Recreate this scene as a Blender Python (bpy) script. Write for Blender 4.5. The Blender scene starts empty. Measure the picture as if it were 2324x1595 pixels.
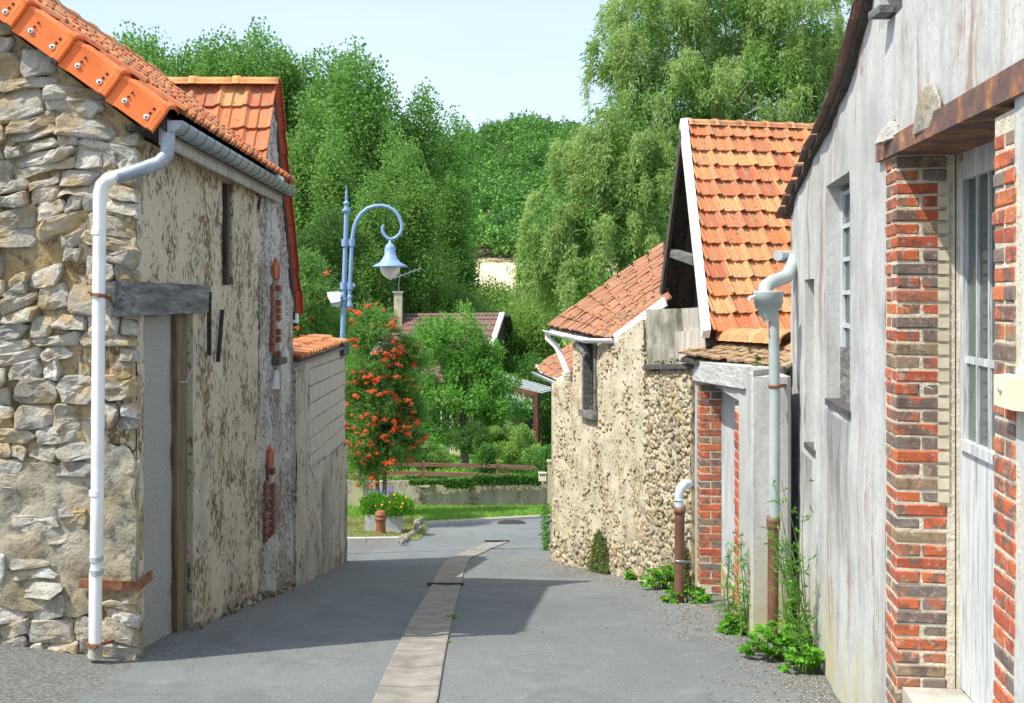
import bpy, bmesh, math, random
import numpy as np
from mathutils import Vector, Matrix, noise
rnd = random.Random(7)
R = np.random.default_rng(11)
SC = bpy.context.scene
COL = SC.collection
V = Vector

# ---------------------------------------------------------------- camera, sky, sun, exposure
F, CX, HY, H = 2610.0, 1162.0, 680.0, 1.6
cam = bpy.data.cameras.new("camera")
cam.sensor_width = 36; cam.lens = 36 * F / 2324; cam.shift_y = -117.5 / 2324
cam.clip_end = 3000; cam.clip_start = 0.05
co = bpy.data.objects.new("camera", cam); COL.objects.link(co)
co.location = (0, 0, H); co.rotation_euler = (math.radians(90), 0, 0)
SC.camera = co
SUN = V((0.49, 0.28, -0.83)).normalized()          # direction the light travels
EL = math.asin(-SUN.z); AZ = math.atan2(-SUN.x, -SUN.y)   # towards the sun, from +Y clockwise
w = bpy.data.worlds.new("World"); SC.world = w; w.use_nodes = True
nt = w.node_tree; nt.nodes.clear()
sky = nt.nodes.new("ShaderNodeTexSky"); sky.sky_type = 'NISHITA'; sky.sun_disc = False
sky.sun_elevation = EL; sky.sun_rotation = AZ; sky.air_density = 1.0; sky.dust_density = 2.5; sky.ozone_density = 1.5
bg = nt.nodes.new("ShaderNodeBackground"); bg.inputs[1].default_value = 0.15
tc = nt.nodes.new("ShaderNodeTexCoord"); mp = nt.nodes.new("ShaderNodeMapping"); mp.inputs['Scale'].default_value = (1.2, 1.2, 5)
nz = nt.nodes.new("ShaderNodeTexNoise"); nz.inputs['Scale'].default_value = 1.6; nz.inputs['Detail'].default_value = 6
cr = nt.nodes.new("ShaderNodeValToRGB"); cr.color_ramp.elements[0].position = .35; cr.color_ramp.elements[1].position = .75
cr.color_ramp.elements[0].color = (.42, .42, .42, 1); cr.color_ramp.elements[1].color = (.85, .85, .85, 1)
mx = nt.nodes.new("ShaderNodeMix"); mx.data_type = 'RGBA'; mx.inputs[7].default_value = (3.7, 4.3, 5.2, 1)
wo = nt.nodes.new("ShaderNodeOutputWorld")
L = nt.links.new
L(tc.outputs['Generated'], mp.inputs[0]); L(mp.outputs[0], nz.inputs[0]); L(nz.outputs[0], cr.inputs[0]); L(cr.outputs[0], mx.inputs[0])
L(sky.outputs[0], mx.inputs[6]); L(mx.outputs[2], bg.inputs[0]); L(bg.outputs[0], wo.inputs[0])
sl = bpy.data.lights.new("sun", 'SUN'); sl.energy = 3.4; sl.angle = math.radians(0.53); sl.color = (1, .95, .86)
so = bpy.data.objects.new("sun", sl); COL.objects.link(so)
so.rotation_euler = SUN.to_track_quat('-Z', 'Y').to_euler()
so.location = (-20, -10, 30)
SC.view_settings.view_transform = 'Standard'; SC.view_settings.look = 'None'; SC.view_settings.gamma = 1
SC.view_settings.use_curve_mapping = False
SC.view_settings.exposure = 0.84
SC.cycles.max_bounces = 6; SC.cycles.transparent_max_bounces = 8

# ---------------------------------------------------------------- measuring helpers
def P(px, py, D): return V(((px - CX) / F * D, D, H - (py - HY) / F * D))
_t = [(-8, .9), (0, 1.6), (6, 2.125), (7, 2.22), (8, 2.345), (9, 2.5), (10.7, 2.80), (12.4, 3.09), (16.3, 3.72), (21.7, 4.59), (23, 4.78), (25, 4.96), (27, 5.15), (30.1, 5.5)]
_ty = np.array([a for a, b in _t]); _td = np.array([b for a, b in _t])
_fy = np.linspace(-8, 30.1, 600); _fd = np.interp(_fy, _ty, _td)
_k = np.ones(21) / 21; _fs = np.convolve(np.pad(_fd, 10, mode='reflect', reflect_type='odd'), _k, 'valid')
def gz(y): return float(H - np.interp(y, _fy, _fs))
def G(px, py):
    y = 8.0; k = (py - HY) / F
    lo, hi = 3.0, 30.0
    for _ in range(40):
        y = (lo + hi) / 2
        if (H - gz(y)) / y > k: lo = y
        else: hi = y
    return V(((px - CX) / F * y, y, gz(y)))
class Wall:
    """a vertical plane X = a + k Y; n points to the street"""
    def __init__(s, p0, p1, toward):
        s.p0 = V((p0[0], p0[1], 0)); d = V((p1[0] - p0[0], p1[1] - p0[1], 0)); s.len = d.length; s.d = d.normalized()
        s.n = V((-s.d.y, s.d.x, 0))
        if s.n.dot(V((toward[0], toward[1], 0)) - s.p0) < 0: s.n = -s.n
    def s_of(s, px, off=0):
        t = (px - CX) / F; p = s.p0 + s.n * off
        # p.x + u d.x = t (p.y + u d.y)
        return (t * p.y - p.x) / (s.d.x - t * s.d.y)
    def sz(s, px, py, off=0):
        u = s.s_of(px, off); p = s.p0 + s.n * off + s.d * u
        return u, H - (py - HY) / F * p.y
    def at(s, u, z, off=0):
        p = s.p0 + s.d * u + s.n * off; return V((p.x, p.y, z))
    def pt(s, px, py, off=0):
        u, z = s.sz(px, py, off); return s.at(u, z, off)

# ---------------------------------------------------------------- materials
MATS = {}
def lin(c): return tuple(c) + (1,) if len(c) == 3 else c
class NB:
    def __init__(s, name):
        s.m = bpy.data.materials.new(name); s.m.use_nodes = True; s.t = s.m.node_tree; s.t.nodes.clear()
        s.out = s.t.nodes.new("ShaderNodeOutputMaterial"); s.b = s.t.nodes.new("ShaderNodeBsdfPrincipled")
        s.t.links.new(s.b.outputs[0], s.out.inputs[0]); s.tc = s.t.nodes.new("ShaderNodeTexCoord")
        s.oi = None; MATS[name] = s.m
    def n(s, typ, **k):
        x = s.t.nodes.new(typ)
        for a, b in k.items(): setattr(x, a, b)
        return x
    def l(s, a, b): s.t.links.new(a, b)
    def co(s, scale=(1, 1, 1), rnd_off=False, src='Object'):
        m = s.n("ShaderNodeMapping"); m.inputs['Scale'].default_value = scale
        if rnd_off:
            o = s.n("ShaderNodeObjectInfo"); v = s.n("ShaderNodeVectorMath", operation='SCALE'); c = s.n("ShaderNodeCombineXYZ")
            s.l(o.outputs['Random'], c.inputs[0]); s.l(o.outputs['Random'], c.inputs[1]); s.l(c.outputs[0], v.inputs[0]); v.inputs['Scale'].default_value = 37
            a = s.n("ShaderNodeVectorMath", operation='ADD'); s.l(s.tc.outputs[src], a.inputs[0]); s.l(v.outputs[0], a.inputs[1]); s.l(a.outputs[0], m.inputs[0])
        else: s.l(s.tc.outputs[src], m.inputs[0])
        return m.outputs[0]
    def noise(s, co, scale, detail=5, rough=.55, dist=0):
        x = s.n("ShaderNodeTexNoise"); x.inputs['Scale'].default_value = scale; x.inputs['Detail'].default_value = detail
        x.inputs['Roughness'].default_value = rough; x.inputs['Distortion'].default_value = dist; s.l(co, x.inputs[0]); return x.outputs[0]
    def voro(s, co, scale, feat='F1', out=0):
        x = s.n("ShaderNodeTexVoronoi", feature=feat); x.inputs['Scale'].default_value = scale; s.l(co, x.inputs[0]); return x.outputs[out]
    def ramp(s, fac, stops, interp='LINEAR'):
        x = s.n("ShaderNodeValToRGB"); e = x.color_ramp; e.interpolation = interp
        while len(e.elements) < len(stops): e.elements.new(.5)
        for el, (p, c) in zip(e.elements, stops):
            el.position = p; el.color = (c, c, c, 1) if isinstance(c, (int, float)) else lin(c)
        s.l(fac, x.inputs[0]); return x.outputs[0]
    def mix(s, fac, a, b, mode='MIX'):
        x = s.n("ShaderNodeMix", data_type='RGBA', blend_type=mode)
        for i, v in ((0, fac), (6, a), (7, b)):
            if isinstance(v, (int, float)): x.inputs[i].default_value = v
            elif isinstance(v, tuple): x.inputs[i].default_value = lin(v)
            else: s.l(v, x.inputs[i])
        return x.outputs[2]
    def math(s, op, a, b=None):
        x = s.n("ShaderNodeMath", operation=op)
        for i, v in ((0, a), (1, b)):
            if v is None: continue
            if isinstance(v, (int, float)): x.inputs[i].default_value = v
            else: s.l(v, x.inputs[i])
        return x.outputs[0]
    def sep(s, co):
        x = s.n("ShaderNodeSeparateXYZ"); s.l(co, x.inputs[0]); return x.outputs
    def objrand(s):
        o = s.n("ShaderNodeObjectInfo"); return o.outputs['Random']
    def bump(s, h, strength=.5, dist=.01, prev=None):
        x = s.n("ShaderNodeBump"); x.inputs['Strength'].default_value = strength; x.inputs['Distance'].default_value = dist
        s.l(h, x.inputs['Height'])
        if prev is not None: s.l(prev, x.inputs['Normal'])
        return x.outputs[0]
    def fin(s, col, rough=.85, nrm=None, spec=.3, metal=0):
        if isinstance(col, tuple): s.b.inputs['Base Color'].default_value = lin(col)
        else: s.l(col, s.b.inputs['Base Color'])
        if isinstance(rough, (int, float)): s.b.inputs['Roughness'].default_value = rough
        else: s.l(rough, s.b.inputs['Roughness'])
        s.b.inputs['Specular IOR Level'].default_value = spec; s.b.inputs['Metallic'].default_value = metal
        if nrm is not None: s.l(nrm, s.b.inputs['Normal'])
        return s.m

def m_simple(name, c1, c2, scale=8, rough=.8, bump=.3, bd=.01, spec=.3, metal=0, stretch=(1, 1, 1), rnd_off=False, lo=.35, hi=.65):
    b = NB(name); c = b.co(stretch, rnd_off); f = b.noise(c, scale)
    return b.fin(b.ramp(f, [(lo, c1), (hi, c2)]), rough, b.bump(b.noise(c, scale * 3), bump, bd), spec, metal)

def m_leaf(name, c1, c2, trans=.35, nsc=.9):
    b = NB(name); g = b.n("ShaderNodeNewGeometry")
    c = b.co((1, 1, 1)); f = b.noise(c, nsc, 3)
    r = b.math('MULTIPLY', g.outputs['Random Per Island'], .6); f2 = b.math('ADD', b.math('MULTIPLY', f, .7), r)
    col = b.ramp(f2, [(.3, c1), (.95, c2)])
    b.fin(col, .6, None, .25)
    tr = b.n("ShaderNodeBsdfTranslucent"); b.l(b.mix(.5, col, tuple(x * 1.3 for x in c2)), tr.inputs[0])
    ms = b.n("ShaderNodeMixShader"); ms.inputs[0].default_value = trans
    b.l(b.b.outputs[0], ms.inputs[1]); b.l(tr.outputs[0], ms.inputs[2]); b.l(ms.outputs[0], b.out.inputs[0])
    return b.m

# stone of the left gable
def m_stone(name, pal, rough=.9, dark=.5):
    b = NB(name); c = b.co((1, 1, 1)); r = b.objrand()
    base = b.ramp(b.math('FRACT', b.math('MULTIPLY', r, 7.31)), [(i / (len(pal) - 1) * .999, p) for i, p in enumerate(pal)])
    f = b.noise(c, 9, 8, .65); f2 = b.noise(c, 45, 6, .7)
    col = b.mix(b.ramp(f, [(.42, 0), (.62, .6)]), base, (.58, .55, .47))
    col = b.mix(b.ramp(b.noise(c, 5, 6, .6), [(.49, 0), (.64, .85)]), col, (.44, .31, .13))
    col = b.mix(b.ramp(b.noise(c, 1.7, 7, .7), [(.52, 0), (.66, .6)]), col, (.15, .14, .12))
    col = b.mix(b.ramp(f2, [(.30, dark), (.52, 0)]), col, (.10, .095, .085))
    n1 = b.bump(b.noise(c, 28, 9, .7), 1.0, .02); n2 = b.bump(f2, .9, .006, n1)
    return b.fin(col, rough, n2)
m_stone('rubble_stone', [(.50, .48, .43), (.38, .35, .28), (.55, .52, .45), (.24, .235, .22), (.50, .39, .20), (.62, .61, .58), (.42, .38, .28)])
m_stone('flint', [(.62, .54, .38), (.68, .63, .52), (.50, .34, .15), (.58, .48, .30), (.44, .37, .26), (.66, .56, .38)], .85, .4)
def m_mortar(name, c1, c2, c3, c4, sc=1.0, bd=.03):
    b = NB(name); c = b.co((1, 1, 1))
    f = b.noise(c, 3 * sc, 8, .6); f2 = b.noise(c, 16 * sc, 8, .65); f3 = b.noise(c, 70 * sc, 4, .6)
    col = b.ramp(f, [(.35, c1), (.55, c2), (.7, c3)])
    col = b.mix(b.ramp(f2, [(.34, .9), (.5, 0)]), col, c4)
    n = b.bump(f2, .9, bd); n = b.bump(f3, .7, .006, n)
    return b.fin(col, .95, n)
m_mortar('gable_mortar', (.36, .25, .11), (.42, .35, .21), (.26, .24, .18), (.06, .05, .035))
m_mortar('lower_render', (.33, .27, .15), (.42, .38, .29), (.27, .28, .26), (.12, .12, .11), .8)
# old pitted plaster on the left street side
def m_pitted(name, base1, base2, pit, pitamt=.47, sz=26, grime=(.20, .20, .18)):
    b = NB(name); c = b.co((1, 1, .62))
    f = b.noise(c, 1.6, 6, .6); hf = b.noise(c, 60, 5, .6)
    big = b.noise(c, 3.2, 3, .5)
    p = b.noise(c, sz, 6, .62, .4)
    p2 = b.math('ADD', b.math('MULTIPLY', p, .66), b.math('MULTIPLY', big, .34))
    mask = b.ramp(p2, [(pitamt - .035, 1), (pitamt, 0)])
    col = b.ramp(f, [(.3, base1), (.7, base2)])
    col = b.mix(b.ramp(hf, [(.3, .5), (.55, 0)]), col, tuple(x * .6 for x in base2))
    z = b.sep(b.tc.outputs['Object'])[2]
    gr = b.ramp(b.math('ADD', b.noise(b.co((2, 2, .35)), 1.6, 5), b.math('MULTIPLY', z, -.06)), [(.52, 0), (.75, .6)])
    col = b.mix(gr, col, grime)
    pc = b.ramp(b.noise(c, 9, 3), [(.4, pit), (.6, (pit[0] * 1.9, pit[1] * 1.6, pit[2] * 1.2))])
    col = b.mix(mask, col, pc)
    hgt = b.ramp(p2, [(pitamt - .05, 0), (pitamt + .01, 1)])
    n = b.bump(hgt, 1, .022); n = b.bump(hf, .7, .006, n); n = b.bump(b.noise(c, 12, 5), .6, .015, n)
    return b.fin(col, .95, n)
m_pitted('old_plaster', (.46, .39, .27), (.58, .51, .38), (.20, .15, .09), .458, 27)
m_pitted('grey_plaster', (.38, .36, .31), (.54, .52, .46), (.18, .165, .14), .48, 40)
m_pitted('cream_plaster', (.54, .47, .32), (.63, .57, .43), (.42, .30, .15), .44, 34, (.45, .40, .28))
m_pitted('base_plaster', (.38, .36, .30), (.50, .46, .38), (.16, .15, .13), .43, 30, (.13, .14, .14))
m_pitted('cream_grey', (.44, .39, .27), (.58, .53, .42), (.20, .16, .10), .43, 34, (.24, .24, .20))
m_simple('roughcast', (.30, .29, .26), (.46, .45, .41), 90, .95, .9, .008)
# weathered white render
def m_white(name, base=(.57, .58, .555), brown=.85, moss=True):
    b = NB(name); c = b.co((1.9, 1.9, .20)); c1 = b.co((1, 1, 1)); pat = b.noise(b.co((1, 1, .7)), 1.6, 5)
    st = b.noise(c, 2.2, 7, .6); st2 = b.noise(b.co((7, 7, .2)), 1.5, 6, .7, 0)
    col = b.ramp(b.math('ADD', b.math('MULTIPLY', st, .6), b.math('MULTIPLY', b.noise(c1, 2.6, 8, .65), .4)), [(.34, (.30, .31, .30)), (.44, tuple(x * .76 for x in base)), (.52, tuple(x * .94 for x in base)), (.64, base)])
    col = b.mix(b.ramp(b.noise(b.co((6, 6, .12)), 1.6, 5), [(.36, .45), (.46, 0)]), col, (.40, .41, .42))
    col = b.mix(b.ramp(b.noise(b.co((.8, .8, .5)), 1.8, 5), [(.45, 0), (.65, .45)]), col, (.34, .345, .32))
    msk = b.ramp(b.noise(b.co((2.2, 2.2, .7)), 1.3, 4), [(.5, 0), (.6, 1)])
    br = b.math('MULTIPLY', b.math('MULTIPLY', b.ramp(b.math('ADD', b.math('MULTIPLY', st2, .75), b.math('MULTIPLY', b.noise(c1, 7, 7, .7), .25)), [(.50, 0), (.545, 1)]), msk), brown)
    col = b.mix(br, col, (.30, .20, .15))
    if moss:
        z = b.sep(b.tc.outputs['Object'])[2]; yy = b.sep(b.tc.outputs['Object'])[1]
        for (ya, yb, zt0, ln0) in ((5.72, 6.62, .98, .95), (7.1, 7.75, .60, .55)):
            wob = b.math('MULTIPLY', b.math('SUBTRACT', b.noise(c, 3, 4), .5), .5)
            my = b.math('MULTIPLY', b.ramp(b.math('SUBTRACT', b.math('ADD', yy, wob), ya), [(0, 0), (.12, 1)]), b.ramp(b.math('SUBTRACT', yb, b.math('ADD', yy, wob)), [(0, 0), (.12, 1)]))
            dz = b.math('DIVIDE', b.math('SUBTRACT', zt0, z), ln0)
            mz = b.ramp(dz, [(0, 0), (.02, .8), (1, 0)])
            col = b.mix(b.math('MULTIPLY', my, b.math('MULTIPLY', mz, b.ramp(b.noise(b.co((9, 9, .3)), 1.7, 6, .65), [(.35, .35), (.6, 1)]))), col, (.10, .11, .11))
        mo = b.ramp(b.math('ADD', b.math('MULTIPLY', st, 1.0), b.math('MULTIPLY', z, -.45)), [(.50, 0), (.80, .8)])
        col = b.mix(mo, col, (.44, .40, .20))
    col = b.mix(b.ramp(b.noise(c1, 38, 6, .7), [(.36, .6), (.5, 0)]), col, tuple(x * .6 for x in base))
    n = b.bump(b.noise(c1, 14, 7, .6), .35, .010); n = b.bump(b.noise(c1, 60, 5, .6), .3, .003, n)
    return b.fin(col, .9, n)
m_white('white_render'); m_white('white_render_plain', (.56, .56, .54), .12)
m_simple('block_mortar', (.17, .17, .16), (.26, .25, .23), 25, .95, .6)
def m_block():
    b = NB('cinder_block'); c = b.co((4, 4, .5)); f = b.noise(c, 2.4, 6); c1 = b.co((1, 1, 1), True)
    col = b.ramp(f, [(.34, (.34, .31, .25)), (.5, (.50, .47, .40)), (.66, (.58, .55, .48))])
    col = b.mix(b.ramp(b.noise(b.co((9, 9, .6)), 1.6, 5), [(.60, 0), (.68, .5)]), col, (.24, .15, .12))
    return b.fin(col, .95, b.bump(b.noise(c1, 60, 5, .7), .6, .006))
m_block()
def m_tile(name, pal, lichen=.5, rough=.75, dirt=(.11, .075, .05)):
    b = NB(name); c = b.co((1, 1, 1), True); r = b.objrand()
    base = b.ramp(b.math('FRACT', b.math('MULTIPLY', r, 5.17)), [(i / (len(pal) - 1) * .999, p) for i, p in enumerate(pal)])
    f = b.noise(b.co((14, 4, 4), True), 1.3, 6, .6); sp = b.noise(c, 26, 5, .6)
    col = b.mix(b.ramp(f, [(.46, 0), (.62, lichen)]), base, (.27, .20, .12))
    col = b.mix(b.ramp(b.noise(b.co((3, 3, 3)), 1.1, 5), [(.52, 0), (.68, .4 * lichen + .1)]), col, (.14, .10, .07))
    col = b.mix(b.ramp(sp, [(.30, .95), (.42, 0)]), col, dirt)
    col = b.mix(b.ramp(b.noise(c, 60, 3), [(.62, 0), (.70, .5)]), col, (.55, .45, .25))
    return b.fin(col, rough, b.bump(b.noise(c, 70, 5), .4, .004))
ORG = [(.56, .15, .05), (.60, .20, .07), (.48, .12, .05), (.58, .24, .09), (.64, .30, .12), (.42, .11, .05), (.50, .17, .07)]
m_tile('orange_tile', ORG, .7); m_tile('old_flat_tile', [(.38, .14, .065), (.31, .11, .055), (.44, .18, .085), (.26, .11, .065), (.34, .15, .08)], .7)
m_tile('pale_ridge_tile', [(.70, .33, .12), (.66, .28, .09), (.72, .36, .16)], .3)
m_tile('ridge_tile', [(.58, .22, .09), (.66, .34, .15), (.60, .18, .07)], .5)
m_tile('mossy_tile', [(.34, .22, .12), (.28, .20, .12), (.42, .24, .12), (.30, .25, .17)], .7)
m_tile('brown_house_tile', [(.20, .115, .095), (.17, .10, .09), (.22, .14, .12)], .2)
m_tile('red_verge_tile', [(.50, .075, .035), (.44, .07, .035), (.54, .11, .05)], .2)
b = NB('smooth_verge_tile'); c = b.co((1, 1, 1), True)
b.fin(b.mix(b.ramp(b.noise(c, 5, 5), [(.62, 0), (.74, .4)]), b.ramp(b.noise(c, 2.5, 3), [(.3, (.76, .165, .035)), (.7, (.82, .22, .055))]), (.30, .16, .09)), .5, b.bump(b.noise(c, 120, 3), .12, .002), .35)
def m_brick():
    b = NB('brick'); c = b.co((1, 1, 1), True); r = b.objrand()
    pal = [(.42, .10, .05), (.50, .13, .055), (.19, .14, .12), (.40, .11, .06), (.28, .20, .13), (.54, .16, .06), (.38, .14, .08), (.20, .17, .15), (.46, .12, .05)]
    base = b.ramp(b.math('FRACT', b.math('MULTIPLY', r, 9.7)), [(i / 9.0, p) for i, p in enumerate(pal)], 'CONSTANT')
    f = b.noise(c, 7, 5, .6, .8)
    col = b.mix(b.ramp(f, [(.54, 0), (.57, .85)]), base, (.16, .12, .10))
    col = b.mix(b.ramp(b.noise(c, 5, 3), [(.62, 0), (.66, .6)]), col, (.55, .13, .045))
    col = b.mix(b.ramp(b.noise(c, 30, 6, .7), [(.54, 0), (.66, .65)]), col, (.50, .42, .33))
    col = b.mix(b.ramp(b.noise(c, 20, 4), [(.36, .5), (.46, 0)]), col, (.10, .07, .06))
    return b.fin(col, .9, b.bump(b.noise(c, 55, 6, .7), .8, .006))
m_brick()
def m_brick_red():
    b = NB('red_brick'); c = b.co((1, 1, 1), True); r = b.objrand()
    pal = [(.46, .11, .05), (.40, .09, .045), (.52, .15, .06), (.28, .085, .05), (.47, .12, .05)]
    base = b.ramp(b.math('FRACT', b.math('MULTIPLY', r, 9.7)), [(i / 5.0, p) for i, p in enumerate(pal)], 'CONSTANT')
    col = b.mix(b.ramp(b.noise(c, 12, 5), [(.58, 0), (.64, .7)]), base, (.2, .13, .1))
    return b.fin(col, .9, b.bump(b.noise(c, 55, 6, .7), .6, .005))
m_brick_red()
m_tile('dark_red_brick', [(.26, .075, .045), (.20, .06, .04), (.30, .09, .05)], .3)  # darker red brick tones for the slit openings
m_simple('brick_mortar', (.50, .45, .34), (.66, .61, .48), 22, .95, .8, .01)
def m_asphalt():
    b = NB('asphalt'); c = b.co((1, 1, 1))
    f = b.noise(c, .55, 5, .6); f2 = b.noise(c, 90, 3, .6)
    col = b.ramp(f, [(.3, (.145, .160, .158)), (.7, (.205, .222, .216))])
    col = b.mix(b.ramp(b.noise(b.co((1, .25, 1)), 3.0, 5), [(.5, 0), (.7, .35)]), col, (.11, .125, .12))
    col = b.mix(b.ramp(f2, [(.3, .55), (.5, 0)]), col, (.05, .055, .055))
    cw = b.n('ShaderNodeVectorMath', operation='ADD'); b.l(c, cw.inputs[0]); cn = b.n('ShaderNodeTexNoise'); cn.inputs['Scale'].default_value = 2.2; cn.inputs['Detail'].default_value = 6; b.l(c, cn.inputs[0]); b.l(cn.outputs[1], cw.inputs[1])
    crk = b.voro(cw.outputs[0], .75, 'DISTANCE_TO_EDGE'); ck = b.math('MULTIPLY', b.ramp(crk, [(.0, 1), (.006, 0)]), b.ramp(b.noise(c, .9, 2), [(.50, 0), (.60, .75)]))
    col = b.mix(ck, col, (.045, .05, .05))
    col = b.mix(b.ramp(b.noise(c, 1.1, 6, .7), [(.54, 0), (.60, .42)]), col, (.095, .102, .098))
    col = b.mix(b.ramp(b.noise(c, 3.3, 6, .7), [(.56, 0), (.66, .35)]), col, (.26, .265, .25))
    col = b.mix(b.ramp(b.noise(c, 260, 2), [(.55, 0), (.7, .5)]), col, (.30, .31, .30))
    v = b.voro(c, 34); big = b.noise(c, 2.0, 3)
    sp = b.math('MULTIPLY', b.ramp(v, [(.10, 1), (.15, 0)]), b.ramp(big, [(.42, 0), (.6, .9)]))
    col = b.mix(sp, col, (.44, .44, .41))
    # dusty margin by the walls on both sides
    x = b.sep(b.tc.outputs['Object'])[0]
    ed = b.ramp(b.math('ADD', b.math('MULTIPLY', b.math('ABSOLUTE', b.math('ADD', x, .35)), .42), b.math('MULTIPLY', b.noise(c, 4, 6, .7), .35)), [(.96, 0), (1.14, .6)])
    col = b.mix(ed, col, b.ramp(b.noise(c, 40, 4), [(.4, (.07, .065, .06)), (.7, (.28, .26, .22))]))
    n = b.bump(b.noise(c, 130, 3), 1.0, .008); n = b.bump(v, .25, .004, n)
    return b.fin(col, .85, n, .35)
m_asphalt()
m_simple('concrete_slab', (.19, .175, .15), (.30, .275, .235), 6, .9, .5, .004)
m_simple('kerb_concrete', (.38, .36, .32), (.52, .49, .43), 8, .9, .5, .004)
m_simple('soil', (.10, .08, .05), (.18, .15, .10), 6, .95, .6, .02)
m_simple('lawn', (.10, .19, .03), (.17, .27, .05), 2.5, .95, .6, .02)
m_simple('dry_lawn', (.20, .24, .07), (.30, .31, .12), 2.5, .95, .6, .02)
m_simple('zinc', (.22, .27, .29), (.30, .35, .37), 14, .45, .1, .002, .5, .5)
m_simple('lead_pipe', (.20, .24, .28), (.38, .43, .47), 9, .5, .15, .002, .5, .3)
m_simple('white_pvc', (.74, .76, .74), (.82, .83, .81), 5, .35, .05, .002, .5, lo=.3, hi=.5)
m_simple('grey_pvc', (.32, .38, .37), (.42, .47, .46), 5, .45, .08, .002, .45)
m_simple('rusty_pipe', (.13, .06, .035), (.20, .10, .06), 7, .6, .2, .003, .4)
m_simple('rust', (.16, .06, .03), (.30, .14, .07), 22, .8, .4, .004)
def m_rustbeam():
    b = NB('rusty_steel'); c = b.co((1, 1, 1)); f = b.noise(c, 7, 7, .65)
    col = b.ramp(f, [(.35, (.10, .07, .07)), (.5, (.17, .10, .08)), (.6, (.33, .15, .07)), (.72, (.55, .40, .26))])
    return b.fin(col, .8, b.bump(b.noise(c, 40, 6), .5, .005))
m_rustbeam()
def m_wood(name, c1, c2, c3, ax=2, sc=1.0):
    b = NB(name); s = [9 * sc] * 3; s[ax] = .7 * sc; c = b.co(tuple(s)); f = b.noise(c, 2.4, 8, .65, .6); g = b.noise(b.co(tuple(x * 2.6 for x in s)), 2.2, 5, .6)
    col = b.ramp(f, [(.32, c1), (.5, c2), (.68, c3)]); col = b.mix(b.ramp(g, [(.3, .7), (.45, 0)]), col, tuple(x * .35 for x in c1))
    return b.fin(col, .9, b.bump(g, .8, .006, b.bump(f, .8, .012)))
m_wood('grey_oak', (.07, .07, .065), (.16, .16, .15), (.27, .27, .25), 1)
m_wood('brown_post', (.08, .055, .03), (.16, .12, .07), (.24, .19, .11), 2)
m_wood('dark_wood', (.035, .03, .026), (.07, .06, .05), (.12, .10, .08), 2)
m_wood('pale_beam', (.36, .37, .36), (.55, .56, .54), (.68, .68, .65), 1)
m_wood('fence_wood', (.15, .075, .055), (.23, .12, .085), (.30, .19, .14), 0)
m_wood('painted_wood', (.30, .32, .32), (.55, .58, .59), (.62, .645, .65), 2, 1.2)
m_wood('pergola_wood', (.10, .045, .035), (.15, .065, .05), (.20, .10, .07), 2)
m_simple('white_paint', (.74, .76, .78), (.82, .83, .84), 12, .55, .12, .003)
m_simple('lamp_blue', (.20, .33, .52), (.23, .37, .57), 9, .38, .04, .002, .5)
b = NB('frosted_globe'); b.fin((.72, .74, .74), .3, None, .5); b.b.inputs['Transmission Weight'].default_value = .25
m_simple('dark_iron', (.02, .02, .02), (.05, .045, .04), 20, .7, .3, .003)
m_simple('dark_inside', (.012, .012, .012), (.02, .02, .02), 5, .95, 0)  # near-black paint standing in for the darkness behind openings
m_simple('moss', (.05, .07, .015), (.16, .17, .05), 30, 1, 1, .01)
m_simple('terracotta', (.19, .075, .035), (.28, .12, .055), 9, .7, .2, .003)
m_simple('granite', (.28, .28, .28), (.52, .52, .51), 45, .85, .3, .003)
m_simple('grit', (.17, .16, .14), (.38, .36, .31), 300, .95, .2, .002)
m_simple('cream_paint', (.50, .45, .32), (.62, .57, .43), 14, .85, .3, .004)
m_simple('pale_pvc', (.50, .58, .60), (.58, .66, .67), 5, .4, .05, .002, .45)
m_simple('cream_plastic', (.66, .62, .46), (.72, .68, .52), 5, .5, .05, .002)
m_simple('red_plastic', (.55, .02, .02), (.60, .03, .03), 5, .4, .02, .002)
m_simple('black_plastic', (.02, .02, .022), (.03, .03, .03), 5, .5, .02, .002)
m_simple('dark_slate', (.06, .055, .06), (.12, .11, .11), 20, .8, .4, .004)
m_simple('corrugated_grey', (.40, .42, .42), (.52, .54, .54), 5, .5, .1, .002)
m_simple('mossy_concrete', (.16, .16, .11), (.40, .38, .31), 5, .95, .8, .012)
m_simple('concrete_old', (.32, .31, .26), (.48, .46, .40), 7, .95, .7, .01)
m_simple('wheat', (.58, .47, .28), (.70, .58, .37), .35, 1, .4, .05)
m_simple('field_green', (.20, .27, .08), (.28, .34, .12), .3, 1, .4, .05)
m_simple('bark', (.12, .10, .075), (.24, .21, .16), 20, .95, .8, .01)
m_simple('stem_green', (.10, .17, .04), (.16, .24, .07), 20, .8, .1, .002)
m_simple('berry', (.72, .05, .012), (.82, .13, .02), 8, .35, 0, .001, .5)
m_simple('petal_orange', (.85, .30, .02), (.85, .45, .03), 30, .6, 0)
m_simple('petal_violet', (.16, .10, .50), (.26, .16, .60), 30, .6, 0)
m_simple('petal_pink', (.65, .14, .22), (.75, .25, .32), 30, .6, 0)
m_simple('sign_blue', (.05, .16, .50), (.06, .2, .55), 3, .4, 0)
b = NB('window_glass'); b.fin(b.ramp(b.noise(b.co((1, 1, 1)), 3, 5), [(.3, (.10, .14, .13)), (.7, (.22, .26, .25))]), .04, None, .8)  # grey-green base colour paints in the reflected brick and sky
tr = b.n("ShaderNodeBsdfTransparent"); tr.inputs[0].default_value = (.75, .85, .80, 1); ms = b.n("ShaderNodeMixShader"); ms.inputs[0].default_value = .5
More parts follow.
